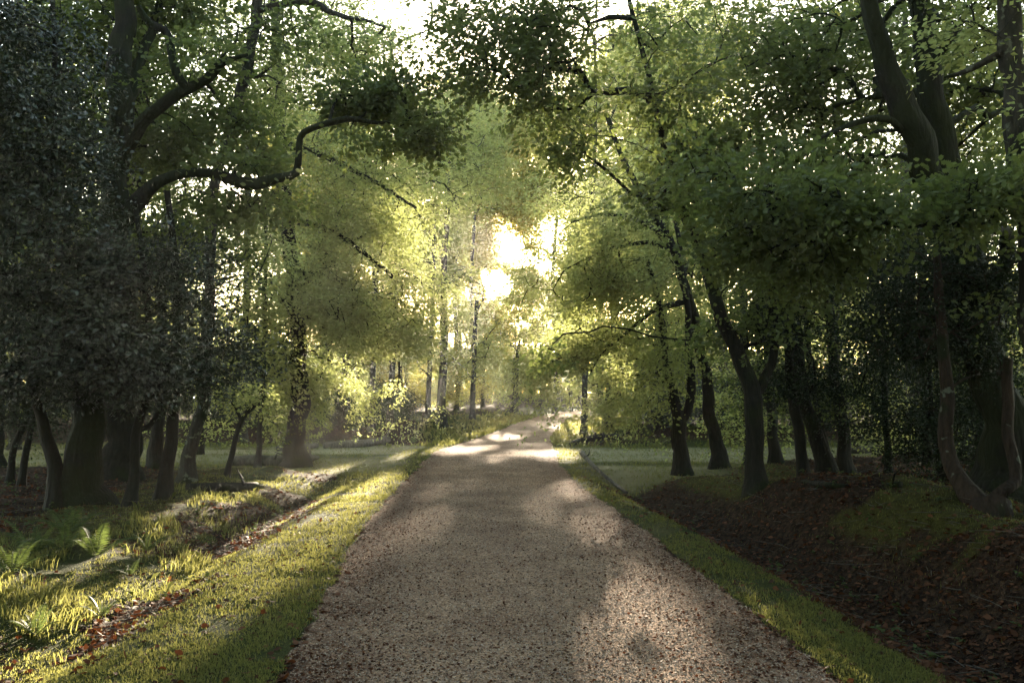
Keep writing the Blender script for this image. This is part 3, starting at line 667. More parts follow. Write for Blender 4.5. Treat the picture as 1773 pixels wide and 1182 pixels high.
build_tree('beech_tree', 'dark tree leaning left, its long boughs trailing sunlit leaves above the track', 'tree',
  [[(1246, 800, 18, 14), (1238, 760, 18, 11), (1229, 710, 18, 10), (1222, 650, 18, 9), (1210, 590, 17.8, 9), (1195, 530, 17.5, 8), (1180, 470, 17.2, 8), (1150, 400, 17, 7), (1118, 350, 16.8, 6), (1085, 290, 16.8, 5), (1050, 200, 16.8, 4)],
   [(1165, 430, 17.1, 5), (1120, 420, 16.8, 4), (1060, 430, 16.6, 3), (1010, 450, 16.4, 1.6), (975, 470, 16.2, .8)],
   [(1190, 520, 17.4, 6), (1130, 540, 16.8, 4), (1080, 580, 16.5, 2.5), (1040, 615, 16.3, 1.5), (1020, 650, 16.2, .8)],
   [(1155, 410, 17, 5), (1100, 380, 16.8, 4), (1040, 372, 16.8, 3), (990, 385, 16.8, 2)]],
  [(1080, 470, 16.6, 100, 50, 1.3, 190), (1000, 505, 16.6, 90, 45, 1.2, 220), (935, 545, 16.8, 70, 42, 1.1, 210), (890, 590, 17, 45, 40, .9, 90), (980, 590, 16.8, 80, 50, 1.2, 220), (950, 490, 17, 60, 26, 1, 80), (1060, 400, 16.8, 100, 40, 1.2, 150), (960, 640, 16.2, 50, 35, .9, 70), (1180, 450, 18.6, 90, 70, 1.1, 150), (1120, 330, 18.4, 90, 60, 1.1, 120), (1010, 340, 17.4, 60, 40, 1.1, 70)],
  leaf='beech', bark='bark', lsize=.072, K=48, spray=1.15, droop=.30, flat=.85, sweep=(-.75, -.2, -.5), sw=.34, carve=.48, dense=1.25, seed=21, limb_r=.022)
build_tree('oak_tree', 'sinuous dark trunk rooted in the mossy right bank and sweeping up to the left', 'tree',
  [[(1312, 868, 12.2, 15), (1310, 800, 12.2, 14), (1307, 730, 12.2, 15), (1300, 690, 12.2, 15), (1288, 640, 12.2, 14), (1265, 580, 12.1, 12), (1242, 535, 12, 11), (1226, 480, 12, 10), (1212, 430, 12, 9), (1190, 380, 12, 8), (1170, 335, 11.9, 7), (1150, 250, 11.8, 6), (1125, 140, 11.6, 5), (1090, 0, 11.4, 4)],
   [(1298, 690, 12.2, 9), (1330, 650, 12.3, 8), (1342, 560, 12.3, 7), (1335, 450, 12.3, 6), (1325, 330, 12.2, 5), (1310, 180, 12, 4)],
   [(1218, 455, 12, 5), (1255, 420, 12, 4), (1275, 350, 12, 4), (1290, 270, 12, 3)]],
  [(1050, 60, 11.4, 130, 70, 1.2, 150), (920, 50, 11.4, 110, 60, 1.1, 120), (1120, 170, 11.5, 120, 60, 1.1, 150), (960, 150, 11.4, 90, 50, 1.0, 110), (1230, 260, 11.6, 100, 70, 1.1, 150), (1040, 260, 11.5, 90, 50, 1.0, 110), (1300, 150, 11.6, 110, 90, 1.2, 150), (1180, 330, 11.6, 90, 45, 1, 100), (1340, 480, 12.2, 70, 70, 1.0, 90),
   (940, 625, 13.5, 38, 42, .4, 16), (830, 110, 11.6, 60, 60, .9, 60), (1230, 60, 11.4, 110, 60, 1.1, 100), (800, 30, 11.6, 70, 50, 1, 55), (1280, 590, 12.2, 60, 50, .8, 70)],
  leaf='oak', bark='bark', lsize=.082, K=32, spray=.55, flat=.55, carve=.46, seed=22, limb_r=.026, shape='oak')
build_tree('oak_tree', 'great mossy oak with its trunk split into a V at the upper right', 'tree',
  [[(1752, 862, 9.6, 46), (1740, 780, 9.6, 38), (1722, 680, 9.6, 33), (1692, 560, 9.6, 33), (1668, 460, 9.6, 34), (1652, 390, 9.6, 36), (1642, 330, 9.6, 36), (1632, 270, 9.6, 28), (1622, 200, 9.6, 24), (1605, 110, 9.6, 20), (1596, 30, 9.6, 18), (1588, -120, 9.6, 14)],
   [(1640, 350, 9.6, 26), (1612, 310, 9.5, 27), (1590, 255, 9.4, 26), (1566, 190, 9.3, 24), (1540, 115, 9.2, 18), (1510, 40, 9.1, 15), (1485, -80, 9, 12)],
   [(1606, 120, 9.5, 8), (1638, 78, 9.4, 7), (1655, 45, 9.4, 6), (1690, 5, 9.3, 4)],
   [(1560, 225, 9.3, 7), (1545, 210, 9.1, 6), (1515, 205, 9, 6), (1470, 218, 8.9, 5), (1412, 243, 8.8, 3)],
   [(1705, 560, 9.6, 14), (1745, 420, 9.0, 12), (1720, 396, 8.6, 9), (1690, 388, 8.4, 7), (1620, 386, 8.2, 6), (1560, 390, 8.1, 5), (1500, 378, 8, 5), (1440, 385, 8, 3), (1360, 370, 8, 2)]],
  [(1330, 345, 7.9, 120, 46, .8, 80), (1450, 370, 8.1, 130, 46, .8, 90), (1600, 365, 8, 130, 50, .8, 100), (1720, 330, 8, 90, 50, .7, 70), (1210, 300, 8, 80, 40, .6, 45), (1440, 190, 10.6, 110, 80, .8, 120), (1400, 90, 10.4, 130, 80, .9, 140), (1540, 50, 10.9, 120, 60, .7, 100), (1700, 170, 10.8, 80, 110, .8, 120), (1600, 150, 11.2, 120, 110, .6, 130), (1490, 290, 10.6, 70, 40, .5, 60),
   (1290, 420, 8.4, 80, 40, .5, 45), (1420, 460, 8.6, 90, 50, .6, 55), (1680, -40, 9, 150, 60, 1.2, 100), (1620, -420, 9.8, 430, 170, 3.4, 420), (1740, 520, 8.4, 40, 25, .3, 7), (1400, 260, 9.6, 80, 30, .4, 40)],
  leaf='oak', bark='bark_moss', lsize=.070, K=28, spray=.5, flat=.45, carve=.46, seed=23, limb_r=.026, shape='oak', dense=1.2)
build_tree('beech_tree', 'lichen-spotted dark trunk running up the extreme right edge', 'tree',
  [[(1835, 930, 8.2, 38), (1822, 800, 8.2, 30), (1800, 600, 8.2, 26), (1786, 420, 8.2, 23), (1774, 320, 8.2, 22), (1762, 240, 8.2, 22), (1755, 150, 8.2, 20), (1750, 60, 8.2, 20), (1755, -100, 8.2, 18)],
   [(1756, 92, 8.2, 9), (1738, 90, 8.2, 7), (1715, 102, 8.2, 6), (1685, 118, 8.3, 5), (1660, 128, 8.3, 4), (1636, 134, 8.4, 2)]],
  [(1700, 40, 8.6, 80, 80, .8, 60), (1800, 200, 8, 80, 100, .8, 60)], leaf='beech', bark='bark_grey', lsize=.075, K=24, spray=.5, seed=24)
build_tree('holly_tree', 'reddish low-forking trunk splitting into a wide Y at ground level at the right', 'tree',
  [[(1712, 912, 8.3, 22), (1700, 890, 8.4, 19), (1688, 868, 8.5, 15), (1668, 838, 8.6, 13), (1650, 810, 8.7, 12), (1640, 770, 8.8, 12), (1640, 700, 8.8, 12), (1635, 620, 8.8, 10), (1628, 520, 8.9, 8), (1620, 440, 9, 6)],
   [(1700, 895, 8.4, 14), (1716, 868, 8.4, 12), (1740, 848, 8.4, 11), (1758, 835, 8.5, 10), (1752, 780, 8.6, 9), (1745, 700, 8.7, 9), (1742, 620, 8.7, 8)]],
  [(1650, 600, 9.4, 110, 60, .9, 180), (1560, 560, 9.6, 90, 70, .9, 180), (1700, 500, 9.2, 100, 70, .8, 180), (1600, 480, 9.5, 90, 50, .8, 120)],
  leaf='yew', bark='bark_red', lsize=.045, K=36, spray=.45, flat=.3, seed=25, limb_r=.014)
RG = 'slender dark stems in the right wood'
stems = [
 ([(1393, 838, 13.2, 10), (1386, 780, 13.2, 9), (1377, 710, 13.2, 9), (1368, 650, 13.2, 8), (1362, 560, 13.2, 7), (1358, 450, 13.2, 6), (1352, 330, 13.2, 4)], 'dark straight stem leaning left beside the thick leaning stem in the right wood', 'yew'),
 ([(1432, 832, 13.8, 16), (1420, 780, 13.8, 13), (1402, 720, 13.8, 12), (1386, 660, 13.8, 11), (1378, 560, 13.8, 9), (1370, 450, 13.8, 7), (1360, 300, 13.8, 5)], 'thickest of the left-leaning stems in the right wood, with a mossy foot', 'yew'),
 ([(1440, 822, 15, 7), (1425, 760, 15, 6), (1413, 690, 15, 5), (1402, 630, 15, 5), (1395, 540, 15, 4), (1380, 430, 15, 3)], 'thin left-leaning stem directly right of the thickest leaning stem', 'oak'),
 ([(1468, 820, 14.4, 13), (1460, 770, 14.4, 10), (1452, 700, 14.4, 10), (1444, 640, 14.4, 9), (1437, 550, 14.4, 8), (1432, 440, 14.4, 8), (1425, 300, 14.4, 6), (1415, 120, 14.4, 5)], 'tall upright trunk in the middle of the right wood, bare up to mid height', 'oak'),
 ([(1538, 836, 13.2, 6), (1537, 780, 13.2, 5.5), (1534, 720, 13.2, 5.5), (1530, 640, 13.2, 5), (1527, 540, 13.2, 4), (1530, 430, 13.2, 3)], 'thin upright stem standing alone right of the tall upright trunk', 'yew'),
 ([(1608, 810, 15, 10), (1606, 760, 15, 8), (1605, 700, 15, 8), (1602, 620, 15, 7), (1598, 500, 15, 6), (1590, 380, 15, 5)], 'left-hand stem of the close pair near the red-barked fork', 'yew'),
 ([(1632, 832, 12.6, 7), (1622, 780, 12.6, 6), (1614, 720, 12.6, 5), (1610, 650, 12.6, 5), (1612, 540, 12.6, 4)], 'slim leaning stem whose foot almost touches the red-barked fork', 'yew'),
 ([(1694, 806, 15.4, 13), (1692, 760, 15.4, 10), (1689, 700, 15.4, 10), (1686, 600, 15.4, 9), (1680, 450, 15.4, 7), (1676, 300, 15.4, 6)], 'straight trunk showing between the arms of the red-barked fork', 'oak'),
 ([(1734, 838, 12.4, 17), (1728, 780, 12.4, 14), (1722, 700, 12.4, 13), (1716, 600, 12.4, 11), (1708, 480, 12.4, 8)], 'black trunk behind the right arm of the red-barked fork', 'yew'),
 ([(1345, 806, 17.5, 10), (1340, 760, 17.5, 9), (1334, 700, 17.5, 9), (1330, 620, 17.5, 8), (1325, 500, 17.5, 7), (1320, 360, 17.5, 5)], 'dark stem just behind the sinuous bank tree', 'oak'),
 ([(1297, 798, 19.5, 9), (1295, 750, 19.5, 8), (1292, 690, 19.5, 8), (1290, 600, 19.5, 7), (1285, 480, 19.5, 6)], 'stem set back between the left-leaning dark tree and the sinuous bank tree', 'beech'),
 ([(1560, 800, 19, 7), (1572, 760, 19, 6), (1582, 720, 19, 6), (1590, 640, 19, 5), (1600, 520, 19, 4)], 'right-leaning stem behind the lone thin stem', 'beech')]
for k, (t, lab, lf) in enumerate(stems):
    xs = [a[0] for a in t]; D = t[0][2]; tx, ty = t[-1][0], t[-1][1]; mx, my = t[-3][0], t[-3][1]
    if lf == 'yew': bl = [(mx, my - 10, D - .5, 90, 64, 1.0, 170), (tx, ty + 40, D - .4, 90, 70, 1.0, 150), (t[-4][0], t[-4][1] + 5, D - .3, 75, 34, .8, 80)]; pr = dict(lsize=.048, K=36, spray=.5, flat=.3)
    else: bl = [(mx, my, D, 90, 80, 1.2, 110), (tx, ty, D, 110, 90, 1.3, 150), (t[-4][0], t[-4][1], D, 60, 40, .9, 40)]; pr = dict(lsize=.075, K=34, spray=.7, flat=.7, droop=.15)
    build_tree('holly_tree' if lf == 'yew' else ('oak_tree' if lf == 'oak' else 'beech_tree'), lab, 'tree', [t], bl, leaf=lf, bark='bark' if k % 3 else 'bark_holly', group=RG, seed=40 + k, limb_r=.018, **pr)
print('near trees', time.time() - T0, NLEAF)

# left wood extra stems
LG = 'stems deep in the left wood'
lst = [
 ([(270, 800, 18, 13), (272, 760, 18, 11), (276, 700, 18, 10), (280, 600, 18, 9), (285, 450, 18, 8), (290, 250, 18, 6)], 'pale-footed trunk seen between the two leaning holly stems', 'oak'),
 ([(18, 806, 15, 6), (26, 770, 15, 5), (42, 730, 15, 5), (55, 690, 15, 4), (60, 600, 15, 4)], 'first of two thin leaning stems at the extreme left', 'yew'),
 ([(38, 808, 14.5, 6), (48, 760, 14.5, 5), (60, 715, 14.5, 4), (75, 670, 14.5, 4), (80, 560, 14.5, 3)], 'second of two thin leaning stems at the extreme left, nearer the bowed holly', 'yew'),
 ([(-6, 790, 19, 12), (-4, 740, 19, 10), (0, 600, 19, 9), (4, 400, 19, 8), (8, 150, 19, 7)], 'trunk cut by the left picture edge behind the thin leaning stems', 'oak'),
 ([(345, 785, 23, 6), (348, 740, 23, 5), (350, 640, 23, 5), (356, 500, 23, 4)], 'slim stem at the back of the left wood near the lane', 'beech')]
for k, (t, lab, lf) in enumerate(lst):
    D = t[0][2]; tx, ty = t[-1][0], t[-1][1]; mx, my = t[-2][0], t[-2][1]
    bl = [(mx, my, D, 90, 70, 1.2, 130), (tx, ty, D, 120, 100, 1.4, 170), (t[-3][0], t[-3][1], D, 70, 40, .9, 40)]
    build_tree('oak_tree' if lf != 'yew' else 'holly_tree', lab, 'tree', [t], bl, leaf=lf, bark='bark', group=LG, seed=60 + k, lsize=.075 if lf != 'yew' else .05, K=32, spray=.7, flat=.6, limb_r=.02)

# ============================================================ middle distance beyond the lane
MG = 'hazy sunlit trees beyond the grass lane'
mids = [
 ([(764, 747, 36, 7.5), (764, 700, 36, 7), (766, 650, 36, 6.5), (768, 560, 36, 6), (772, 400, 36, 5), (778, 250, 36, 4)], 'straight pale trunk standing at the top of the far left verge', [(740, 560, 35, 75, 50, 2.5, 130), (800, 600, 35, 60, 40, 2.2, 90), (750, 460, 35, 90, 60, 3, 150), (780, 330, 36, 90, 70, 3, 140), (760, 220, 36, 90, 60, 3, 110)], 'far'),
 ([(741, 745, 40, 5), (742, 690, 40, 4.5), (745, 600, 40, 4), (750, 480, 40, 3.5), (752, 380, 40, 3)], 'thin dark trunk close left of the straight pale trunk', [(720, 600, 39, 50, 45, 2, 70), (735, 480, 39, 70, 60, 2.5, 100), (700, 400, 39, 60, 60, 2.5, 90)], 'beech'),
 ([(889, 722, 62, 5.5), (890, 700, 62, 4.8), (893, 665, 62, 4.4), (895, 640, 62, 4), (897, 612, 62, 3), (900, 590, 62, 2)], 'lone slim tree in the shaft of light at the bend of the track', [(890, 585, 61, 35, 18, 1.5, 30), (925, 560, 62, 30, 20, 1.5, 26), (860, 560, 62, 35, 22, 1.5, 36)], 'far'),
 ([(675, 752, 34, 6), (676, 710, 34, 5), (680, 640, 34, 5), (684, 520, 34, 4.5), (690, 350, 34, 4)], 'trunk half hidden behind the sunlit drooping beech sprays', [(660, 560, 34, 70, 60, 2.4, 110), (690, 440, 34, 80, 70, 2.8, 130), (700, 300, 34, 80, 70, 3, 120), (640, 200, 34, 80, 60, 3, 90)], 'beech'),
 ([(818, 738, 44, 4.5), (818, 690, 44, 4), (820, 620, 44, 4), (826, 520, 44, 3)], 'slender young tree between the pale trunk and the lone slim tree', [(815, 640, 43, 45, 28, 2, 70), (830, 560, 44, 50, 40, 2.3, 90), (810, 480, 44, 50, 45, 2.4, 90)], 'yellow'),
 ([(1012, 724, 52, 5), (1012, 690, 52, 4), (1010, 620, 52, 4), (1005, 540, 52, 3)], 'tree on the inside of the far bend behind the trailing boughs', [(1000, 660, 51, 35, 22, 2, 60), (985, 600, 52, 45, 40, 2.5, 90), (1010, 560, 52, 50, 40, 2.5, 90)], 'far'),
 ([(1052, 738, 38, 8), (1054, 700, 38, 7), (1058, 640, 38, 7), (1066, 520, 38, 6), (1075, 380, 38, 5)], 'dark-footed tree on the right beyond the lane', [(1050, 650, 37, 60, 35, 2, 110), (1090, 580, 37, 80, 60, 2.6, 140), (1060, 480, 38, 80, 60, 2.8, 130), (1110, 380, 38, 90, 70, 3, 140), (1130, 260, 38, 90, 70, 3, 120)], 'beech'),
 ([(1130, 748, 33, 7), (1132, 700, 33, 6), (1136, 620, 33, 6), (1142, 480, 33, 5), (1150, 300, 33, 4)], 'tree behind the dark V-fork, its leaves hanging over the bracken', [(1130, 680, 32, 60, 30, 1.8, 100), (1180, 640, 32, 70, 50, 2, 130), (1160, 540, 33, 80, 60, 2.4, 140), (1180, 400, 33, 90, 70, 2.8, 140)], 'far'),
 ([(600, 757, 33, 5), (600, 720, 33, 5), (602, 650, 33, 4.5), (606, 520, 33, 4), (610, 350, 33, 3)], 'dark trunk behind the pale log pile', [(590, 640, 33, 70, 40, 2, 100), (600, 520, 33, 80, 60, 2.6, 120), (590, 360, 33, 90, 80, 3, 130), (540, 200, 33, 100, 80, 3, 130)], 'far'),
]
for k, (t, lab, bl, lf) in enumerate(mids):
    build_tree('beech_tree', lab, 'tree', [t], bl, leaf=lf, bark='bark_grey', group=MG, seed=80 + k, lsize=.12, K=34, spray=1.3, flat=.7, droop=.15, limb_r=.05, step=.8)
tops = [
 ([(420, 770, 27, 7), (422, 700, 27, 6), (426, 500, 27, 6), (430, 300, 27, 5), (420, 60, 27, 3)], 'pale-leaved tree behind the slim bending stem', [(300, 120, 26, 90, 80, 1.6, 130), (380, 40, 26, 100, 60, 1.8, 130), (450, 150, 26, 90, 80, 1.8, 130), (330, 230, 26, 90, 70, 1.8, 110), (540, 90, 26, 100, 70, 1.8, 120), (400, 400, 27, 90, 70, 2, 130), (250, 30, 26, 80, 60, 1.6, 80), (500, -60, 26, 220, 60, 3, 220), (370, 560, 27, 80, 60, 2, 100)], 'beech'),
 ([(642, 765, 30, 6), (644, 700, 30, 5), (650, 500, 30, 5), (665, 300, 30, 4), (680, 60, 30, 3)], 'tree right behind the fan of drooping sprays, reaching the top of the picture', [(620, 60, 29, 90, 70, 2, 90), (650, 180, 29, 90, 60, 2, 120), (720, 60, 29, 80, 60, 2, 50), (740, 250, 30, 80, 60, 2, 110), (800, 330, 31, 50, 60, 2, 60), (820, 200, 31, 60, 80, 2, 50), (660, 330, 30, 80, 60, 2, 100), (700, -60, 29, 200, 50, 3, 120)], 'beech'),
 ([(1010, 752, 33, 6), (1012, 700, 33, 5), (1020, 500, 33, 5), (1030, 250, 33, 3), (1030, 60, 33, 2)], 'tree behind the trailing boughs, its thin top showing against the sky', [(960, 180, 32, 80, 70, 2, 70), (1000, 60, 32, 100, 60, 2, 80), (1080, 180, 32, 80, 80, 2, 90), (1150, 60, 32, 100, 70, 2, 110), (980, 330, 33, 70, 50, 2, 90), (900, 130, 33, 60, 50, 2, 40), (1080, -60, 32, 240, 50, 3, 150)], 'beech'),
 ([(1452, 765, 28, 8), (1450, 700, 28, 7), (1446, 500, 28, 6), (1450, 250, 28, 5), (1460, 0, 28, 3)], 'pale-leaved tree deep in the right wood behind the split oak', [(1300, 60, 27, 110, 80, 2, 140), (1450, 60, 27, 120, 90, 2, 160), (1620, 80, 27, 120, 90, 2, 150), (1720, 220, 27, 90, 90, 2, 140), (1500, 230, 28, 110, 90, 2, 150), (1350, 200, 28, 100, 80, 2, 130), (1500, -60, 27, 330, 60, 3, 260), (1560, 380, 28, 140, 70, 2, 140)], 'oak'),
]
for k, (t, lab, bl, lf) in enumerate(tops):
    build_tree('beech_tree', lab, 'tree', [t], bl, leaf=lf, bark='bark_grey', group=MG if k < 3 else RG, seed=130 + k, lsize=.10, K=38, spray=1.1, flat=.7, droop=.2, limb_r=.04, step=.7, carve=.34)
print('mid trees', time.time() - T0, NLEAF)


# ============================================================ tall trees round the light gap, their crowns opened where the sun comes through
BG = 'tall trees standing against the light'
beam = [
 (690, 55, 'tall tree against the light left of the bright gap', [(760, 250, 100, 80, 3), (680, 380, 100, 80, 3), (760, 460, 80, 60, 3)]),
 (790, 62, 'tall tree against the light directly left of the brightest gap', [(800, 180, 70, 60, 3), (830, 300, 60, 50, 3), (780, 400, 60, 50, 3), (800, 500, 55, 50, 3), (830, 600, 40, 40, 2.5), (845, 400, 34, 60, 3)]),
 (860, 70, 'tall tree whose crown closes the top of the bright gap', [(860, 240, 70, 50, 3), (920, 330, 60, 38, 3), (870, 360, 40, 30, 3), (860, 540, 45, 36, 3), (935, 480, 45, 26, 3), (830, 450, 30, 50, 3)]),
 (960, 66, 'tall tree against the light right of the bright gap', [(980, 220, 80, 70, 3), (1020, 340, 60, 60, 3), (1030, 460, 50, 60, 3), (990, 560, 50, 50, 3), (960, 500, 40, 30, 3), (900, 480, 40, 22, 3), (1008, 430, 30, 60, 3)]),
 (1040, 58, 'tall tree behind the trailing boughs on the right', [(985, 545, 40, 40, 3), (1000, 470, 40, 40, 3), (1015, 600, 45, 40, 3), (1080, 150, 110, 90, 3), (1100, 300, 90, 80, 3), (1090, 440, 90, 80, 3)]),
 (560, 52, 'tall tree behind the stout beech crown', [(560, 260, 110, 70, 3), (560, 380, 110, 90, 3), (580, 520, 100, 70, 3)]),
 (1180, 60, 'tall tree behind the dark V-fork', [(1180, 100, 120, 100, 3), (1190, 260, 110, 90, 3), (1200, 420, 100, 90, 3), (1200, 560, 90, 70, 3)]),
 (1002, 88, 'farthest tall tree seen through the bright gap', [(900, 560, 50, 40, 4), (930, 620, 50, 40, 4), (960, 520, 40, 36, 4), (880, 630, 40, 40, 3)]),
 (838, 80, 'tall slender tree filling the left half of the bright gap', [(835, 330, 50, 60, 4), (822, 430, 34, 60, 4), (835, 530, 40, 34, 4), (812, 460, 34, 56, 4), (800, 380, 40, 60, 4), (845, 545, 50, 40, 5), (880, 515, 44, 30, 5), (838, 400, 22, 44, 4), (905, 368, 50, 20, 4), (906, 400, 22, 26, 4), (916, 482, 30, 22, 4), (835, 460, 16, 50, 4), (850, 490, 44, 20, 4), (868, 468, 20, 16, 4), (880, 350, 50, 34, 4), (830, 210, 60, 60, 4)]),
 (925, 76, 'tall slender tree filling the right half of the bright gap', [(930, 320, 60, 50, 4), (965, 470, 34, 44, 4), (920, 530, 55, 34, 4), (1012, 390, 34, 60, 4), (910, 230, 70, 60, 4), (905, 490, 44, 30, 4), (925, 560, 60, 40, 5), (928, 428, 17, 20, 2)]),
]
for k, (cx, Y, lab, bb) in enumerate(beam):
    top = bb[0][1]
    if k in (2, 8): cx -= 42
    if k == 9: cx += 62
    t = [(cx, 715, Y, 4.2), (cx + 2, 640, Y, 3.6), (cx - 3, 500, Y, 3.2), (cx + 4, (500 + top) / 2, Y, 2.6), (cx, top, Y, 1.6)]
    build_tree('tall_tree', lab, 'tree', [t], [(a, q, Y, rx, ry, rd * 1.3, rx * ry * (.085 if k < 8 else .14)) for a, q, rx, ry, rd in bb], leaf=('far', 'beech', 'yellow')[k % 3] if k != 3 else 'beech', bark='bark_grey', group=BG,
               seed=200 + k, lsize=.22, K=34, spray=1.7, flat=.7, droop=.1, limb_r=.04, step=1.2, carve=.30, cull=True if k < 8 else 'ground')

# ============================================================ the far wood: prototypes copied
def proto(seed, h, leaf, low, nl):
    r_ = np.random.default_rng(seed)
    t = [[0, 0, 0, .20], [.1, .05, h * .15, .17], [-.1, 0, h * .4, .14], [.15, .1, h * .7, .09], [.05, 0, h * .97, .03]]
    bl = []
    for i_ in range(9):
        a = r_.uniform(0, 6.28); zz = h * r_.uniform(low, .95); rr = h * .20 * (1.15 - abs(zz / h - .55))
        bl.append((math.cos(a) * rr, math.sin(a) * rr, zz, h * .17, h * .17, h * .10, nl))
    global ground_z
    gsave = ground_z; ground_z = lambda x, y: np.zeros_like(np.asarray(x, float))
    o = build_tree('woodland_tree', 'x', 'tree', [t], bl, leaf=leaf, bark='bark_grey', lsize=.15, K=26, spray=1.3, flat=.7, droop=.12, seed=seed, world_pts=True, cull=False, limb_r=.045, step=.9)
    ground_z = gsave
    return o
protos = [proto(101, 15, 'far', .22, 62), proto(102, 18, 'beech', .30, 66), proto(103, 13, 'far', .16, 60), proto(104, 17, 'yellow', .3, 56)]
spots = []
r_ = np.random.default_rng(5)
def in_beam(x, y): 
    xp = x - math.tan(SUN_AZ) * y
    return -9.0 < xp < 4.2
def try_spot(x, y, mind):
    for a in spots:
        if (a[0] - x) ** 2 + (a[1] - y) ** 2 < mind ** 2: return
    spots.append((x, y))
for it in range(900):
    y = r_.uniform(30, 105); x = r_.uniform(-.72, .72) * y
    if y > 62 and abs(x) < 34: continue
    if abs(x - road_c(y)) < 5.0: continue
    if in_beam(x, y): continue
    try_spot(x, y, 4.2 + y * .035)
for it in range(300):
    y = r_.uniform(17, 30); s_ = r_.choice([-1, 1]); x = s_ * r_.uniform(.42, .75) * y
    if abs(x) < 9: continue
    try_spot(x, y, 3.4)
first = [True] * 4
labs = {'l': ('hazy background tree of the far left wood beyond the lane', 'background trees of the far left wood'),
        'r': ('dim background tree of the far right wood', 'background trees of the far right wood')}
FT = {('l', 0): ('background tree at the front edge of the far left wood', 'front trees of the far left wood'), ('l', 1): ('hazy background tree deeper in the far left wood', 'deeper trees of the far left wood'),
      ('r', 0): ('background tree near the front of the far right wood', 'front trees of the far right wood'), ('r', 1): ('dim background tree deeper in the far right wood', 'deeper trees of the far right wood')}
for (x, y) in spots:
    k = int(r_.integers(0, 3)) if r_.uniform() < .9 else 3
    s_ = r_.uniform(.75, 1.1); lab, grp = FT[('l' if x < road_c(y) else 'r', int(y > 40))]
    loc = (x, y, float(ground_z(x, y)) - .05); rot = r_.uniform(0, 6.28); sc = (s_, s_ * r_.uniform(.55, .78) * (1 if abs(x) < 22 else 1.3))
    if first[k]:
        o = protos[k]; o.location = loc; o.rotation_euler = (0, 0, rot); o.scale = (sc[0], sc[0], sc[1]); o['label'] = lab; o['group'] = grp; first[k] = False
    else: copy_tree(protos[k], loc, rot, sc, lab, grp)
print('bg trees', len(spots), time.time() - T0, NLEAF)

BACK = []
SG = 'unseen trees added around the viewpoint to block sky light'  # trees added out of view, shading trunks and banks from the sky
for j, (x, y) in enumerate([(-5.2, -3), (-6.2, -6), (-5.4, -9.5), (5.4, -3.5), (6.2, -6.8), (5.2, -10), (-9, -3), (9, -4), (-3, -13), (0, -14.5), (3, -13), (-8.5, .5), (8.8, .5), (-12, 2), (12, 2), (-10, -8), (10, -8)]):
    BACK.append((x, y))
for j, (x, y, s_) in enumerate([(-6.8, -1.5, 1.0), (7.0, -2.0, 1.05), (-6.5, -9, 1.1), (6.5, -10, 1.1), (-1, -21, 1.1), (-3.5, -16, 1.0), (3.2, -15, 1.0), (.5, -28, 1.2), (5, -22, 1.1), (-5, -24, 1.1), (-9.5, 3, 1.0), (9.5, 3.5, 1.05), (-7, -15, 1.1), (7, -5.5, 1.0), (-7, -5.2, 1.0), (-11, 0, 1.1), (11.5, -.5, 1.1), (-12, -5, 1), (12, -5, 1.1), (10.5, 10, .9), (-14, 6, 1), (15, 7, 1), (2.5, -24, 1.2), (-7, -24, 1.2), (8, -18, 1.2)]):
    copy_tree(protos[j % 3], (x, y, float(ground_z(x, y)) - .05), j * 1.3, (s_ * 1.15, s_), 'unseen tree added around the viewpoint to block sky light', SG)
# dark shrubs under the trees
def shrub(seed, leaf, h):
    r2 = np.random.default_rng(seed)
    t = [[0, 0, 0, .05], [.05, .05, h * .4, .04], [0, .1, h * .8, .02]]
    bl = [(math.cos(a) * h * .25, math.sin(a) * h * .25, h * r2.uniform(.3, .75), h * .35, h * .35, h * .28, 60) for a in np.linspace(0, 5.2, 6)]
    global ground_z
    gsave = ground_z; ground_z = lambda x, y: np.zeros_like(np.asarray(x, float)) - 5
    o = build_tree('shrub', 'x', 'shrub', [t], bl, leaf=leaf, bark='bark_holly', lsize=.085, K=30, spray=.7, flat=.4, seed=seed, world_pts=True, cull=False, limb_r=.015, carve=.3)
    ground_z = gsave
    return o
shr = [shrub(301, 'yew', 2.6), shrub(302, 'holly', 3.0), shrub(303, 'yew', 2.0)]
r3 = np.random.default_rng(31); ns = 0; taken = []
for it in range(900):
    side = -1 if it % 2 else 1
    y = r3.uniform(29.5, 46) if side < 0 else r3.uniform(28, 44); x = side * r3.uniform(.12, .66) * y
    if abs(x - road_c(y)) < 5.5 or ns > 60: continue
    if any((a - x) ** 2 + (b - y) ** 2 < 5.5 for a, b in taken): continue
    taken.append((x, y)); k = int(r3.integers(0, 3)); s_ = r3.uniform(.6, 1.15)
    lab, grp = (('dark shrub under the far left wood beyond the lane', 'dark shrubs of the far left wood') if side < 0 else ('dark shrub under the far right wood', 'dark shrubs of the far right wood'))
    loc = (x, y, float(ground_z(x, y)) - .05)
    if ns < 3: o = shr[ns]; o.location = loc; o.scale = (s_, s_, s_ * .9); o['label'] = lab; o['group'] = grp
    else: copy_tree(shr[k], loc, it * 1.1, (s_, s_ * .9), lab, grp)
    ns += 1
for j, (x, y) in enumerate(BACK):  # bushes added out of view, walling off low light onto the trunks
    copy_tree(shr[j % 3], (x, y, float(ground_z(x, y)) - .05), j * 1.9, (1.15, 1.5), 'unseen tall bush added around the viewpoint to block low light', 'unseen bushes added around the viewpoint to block low light')
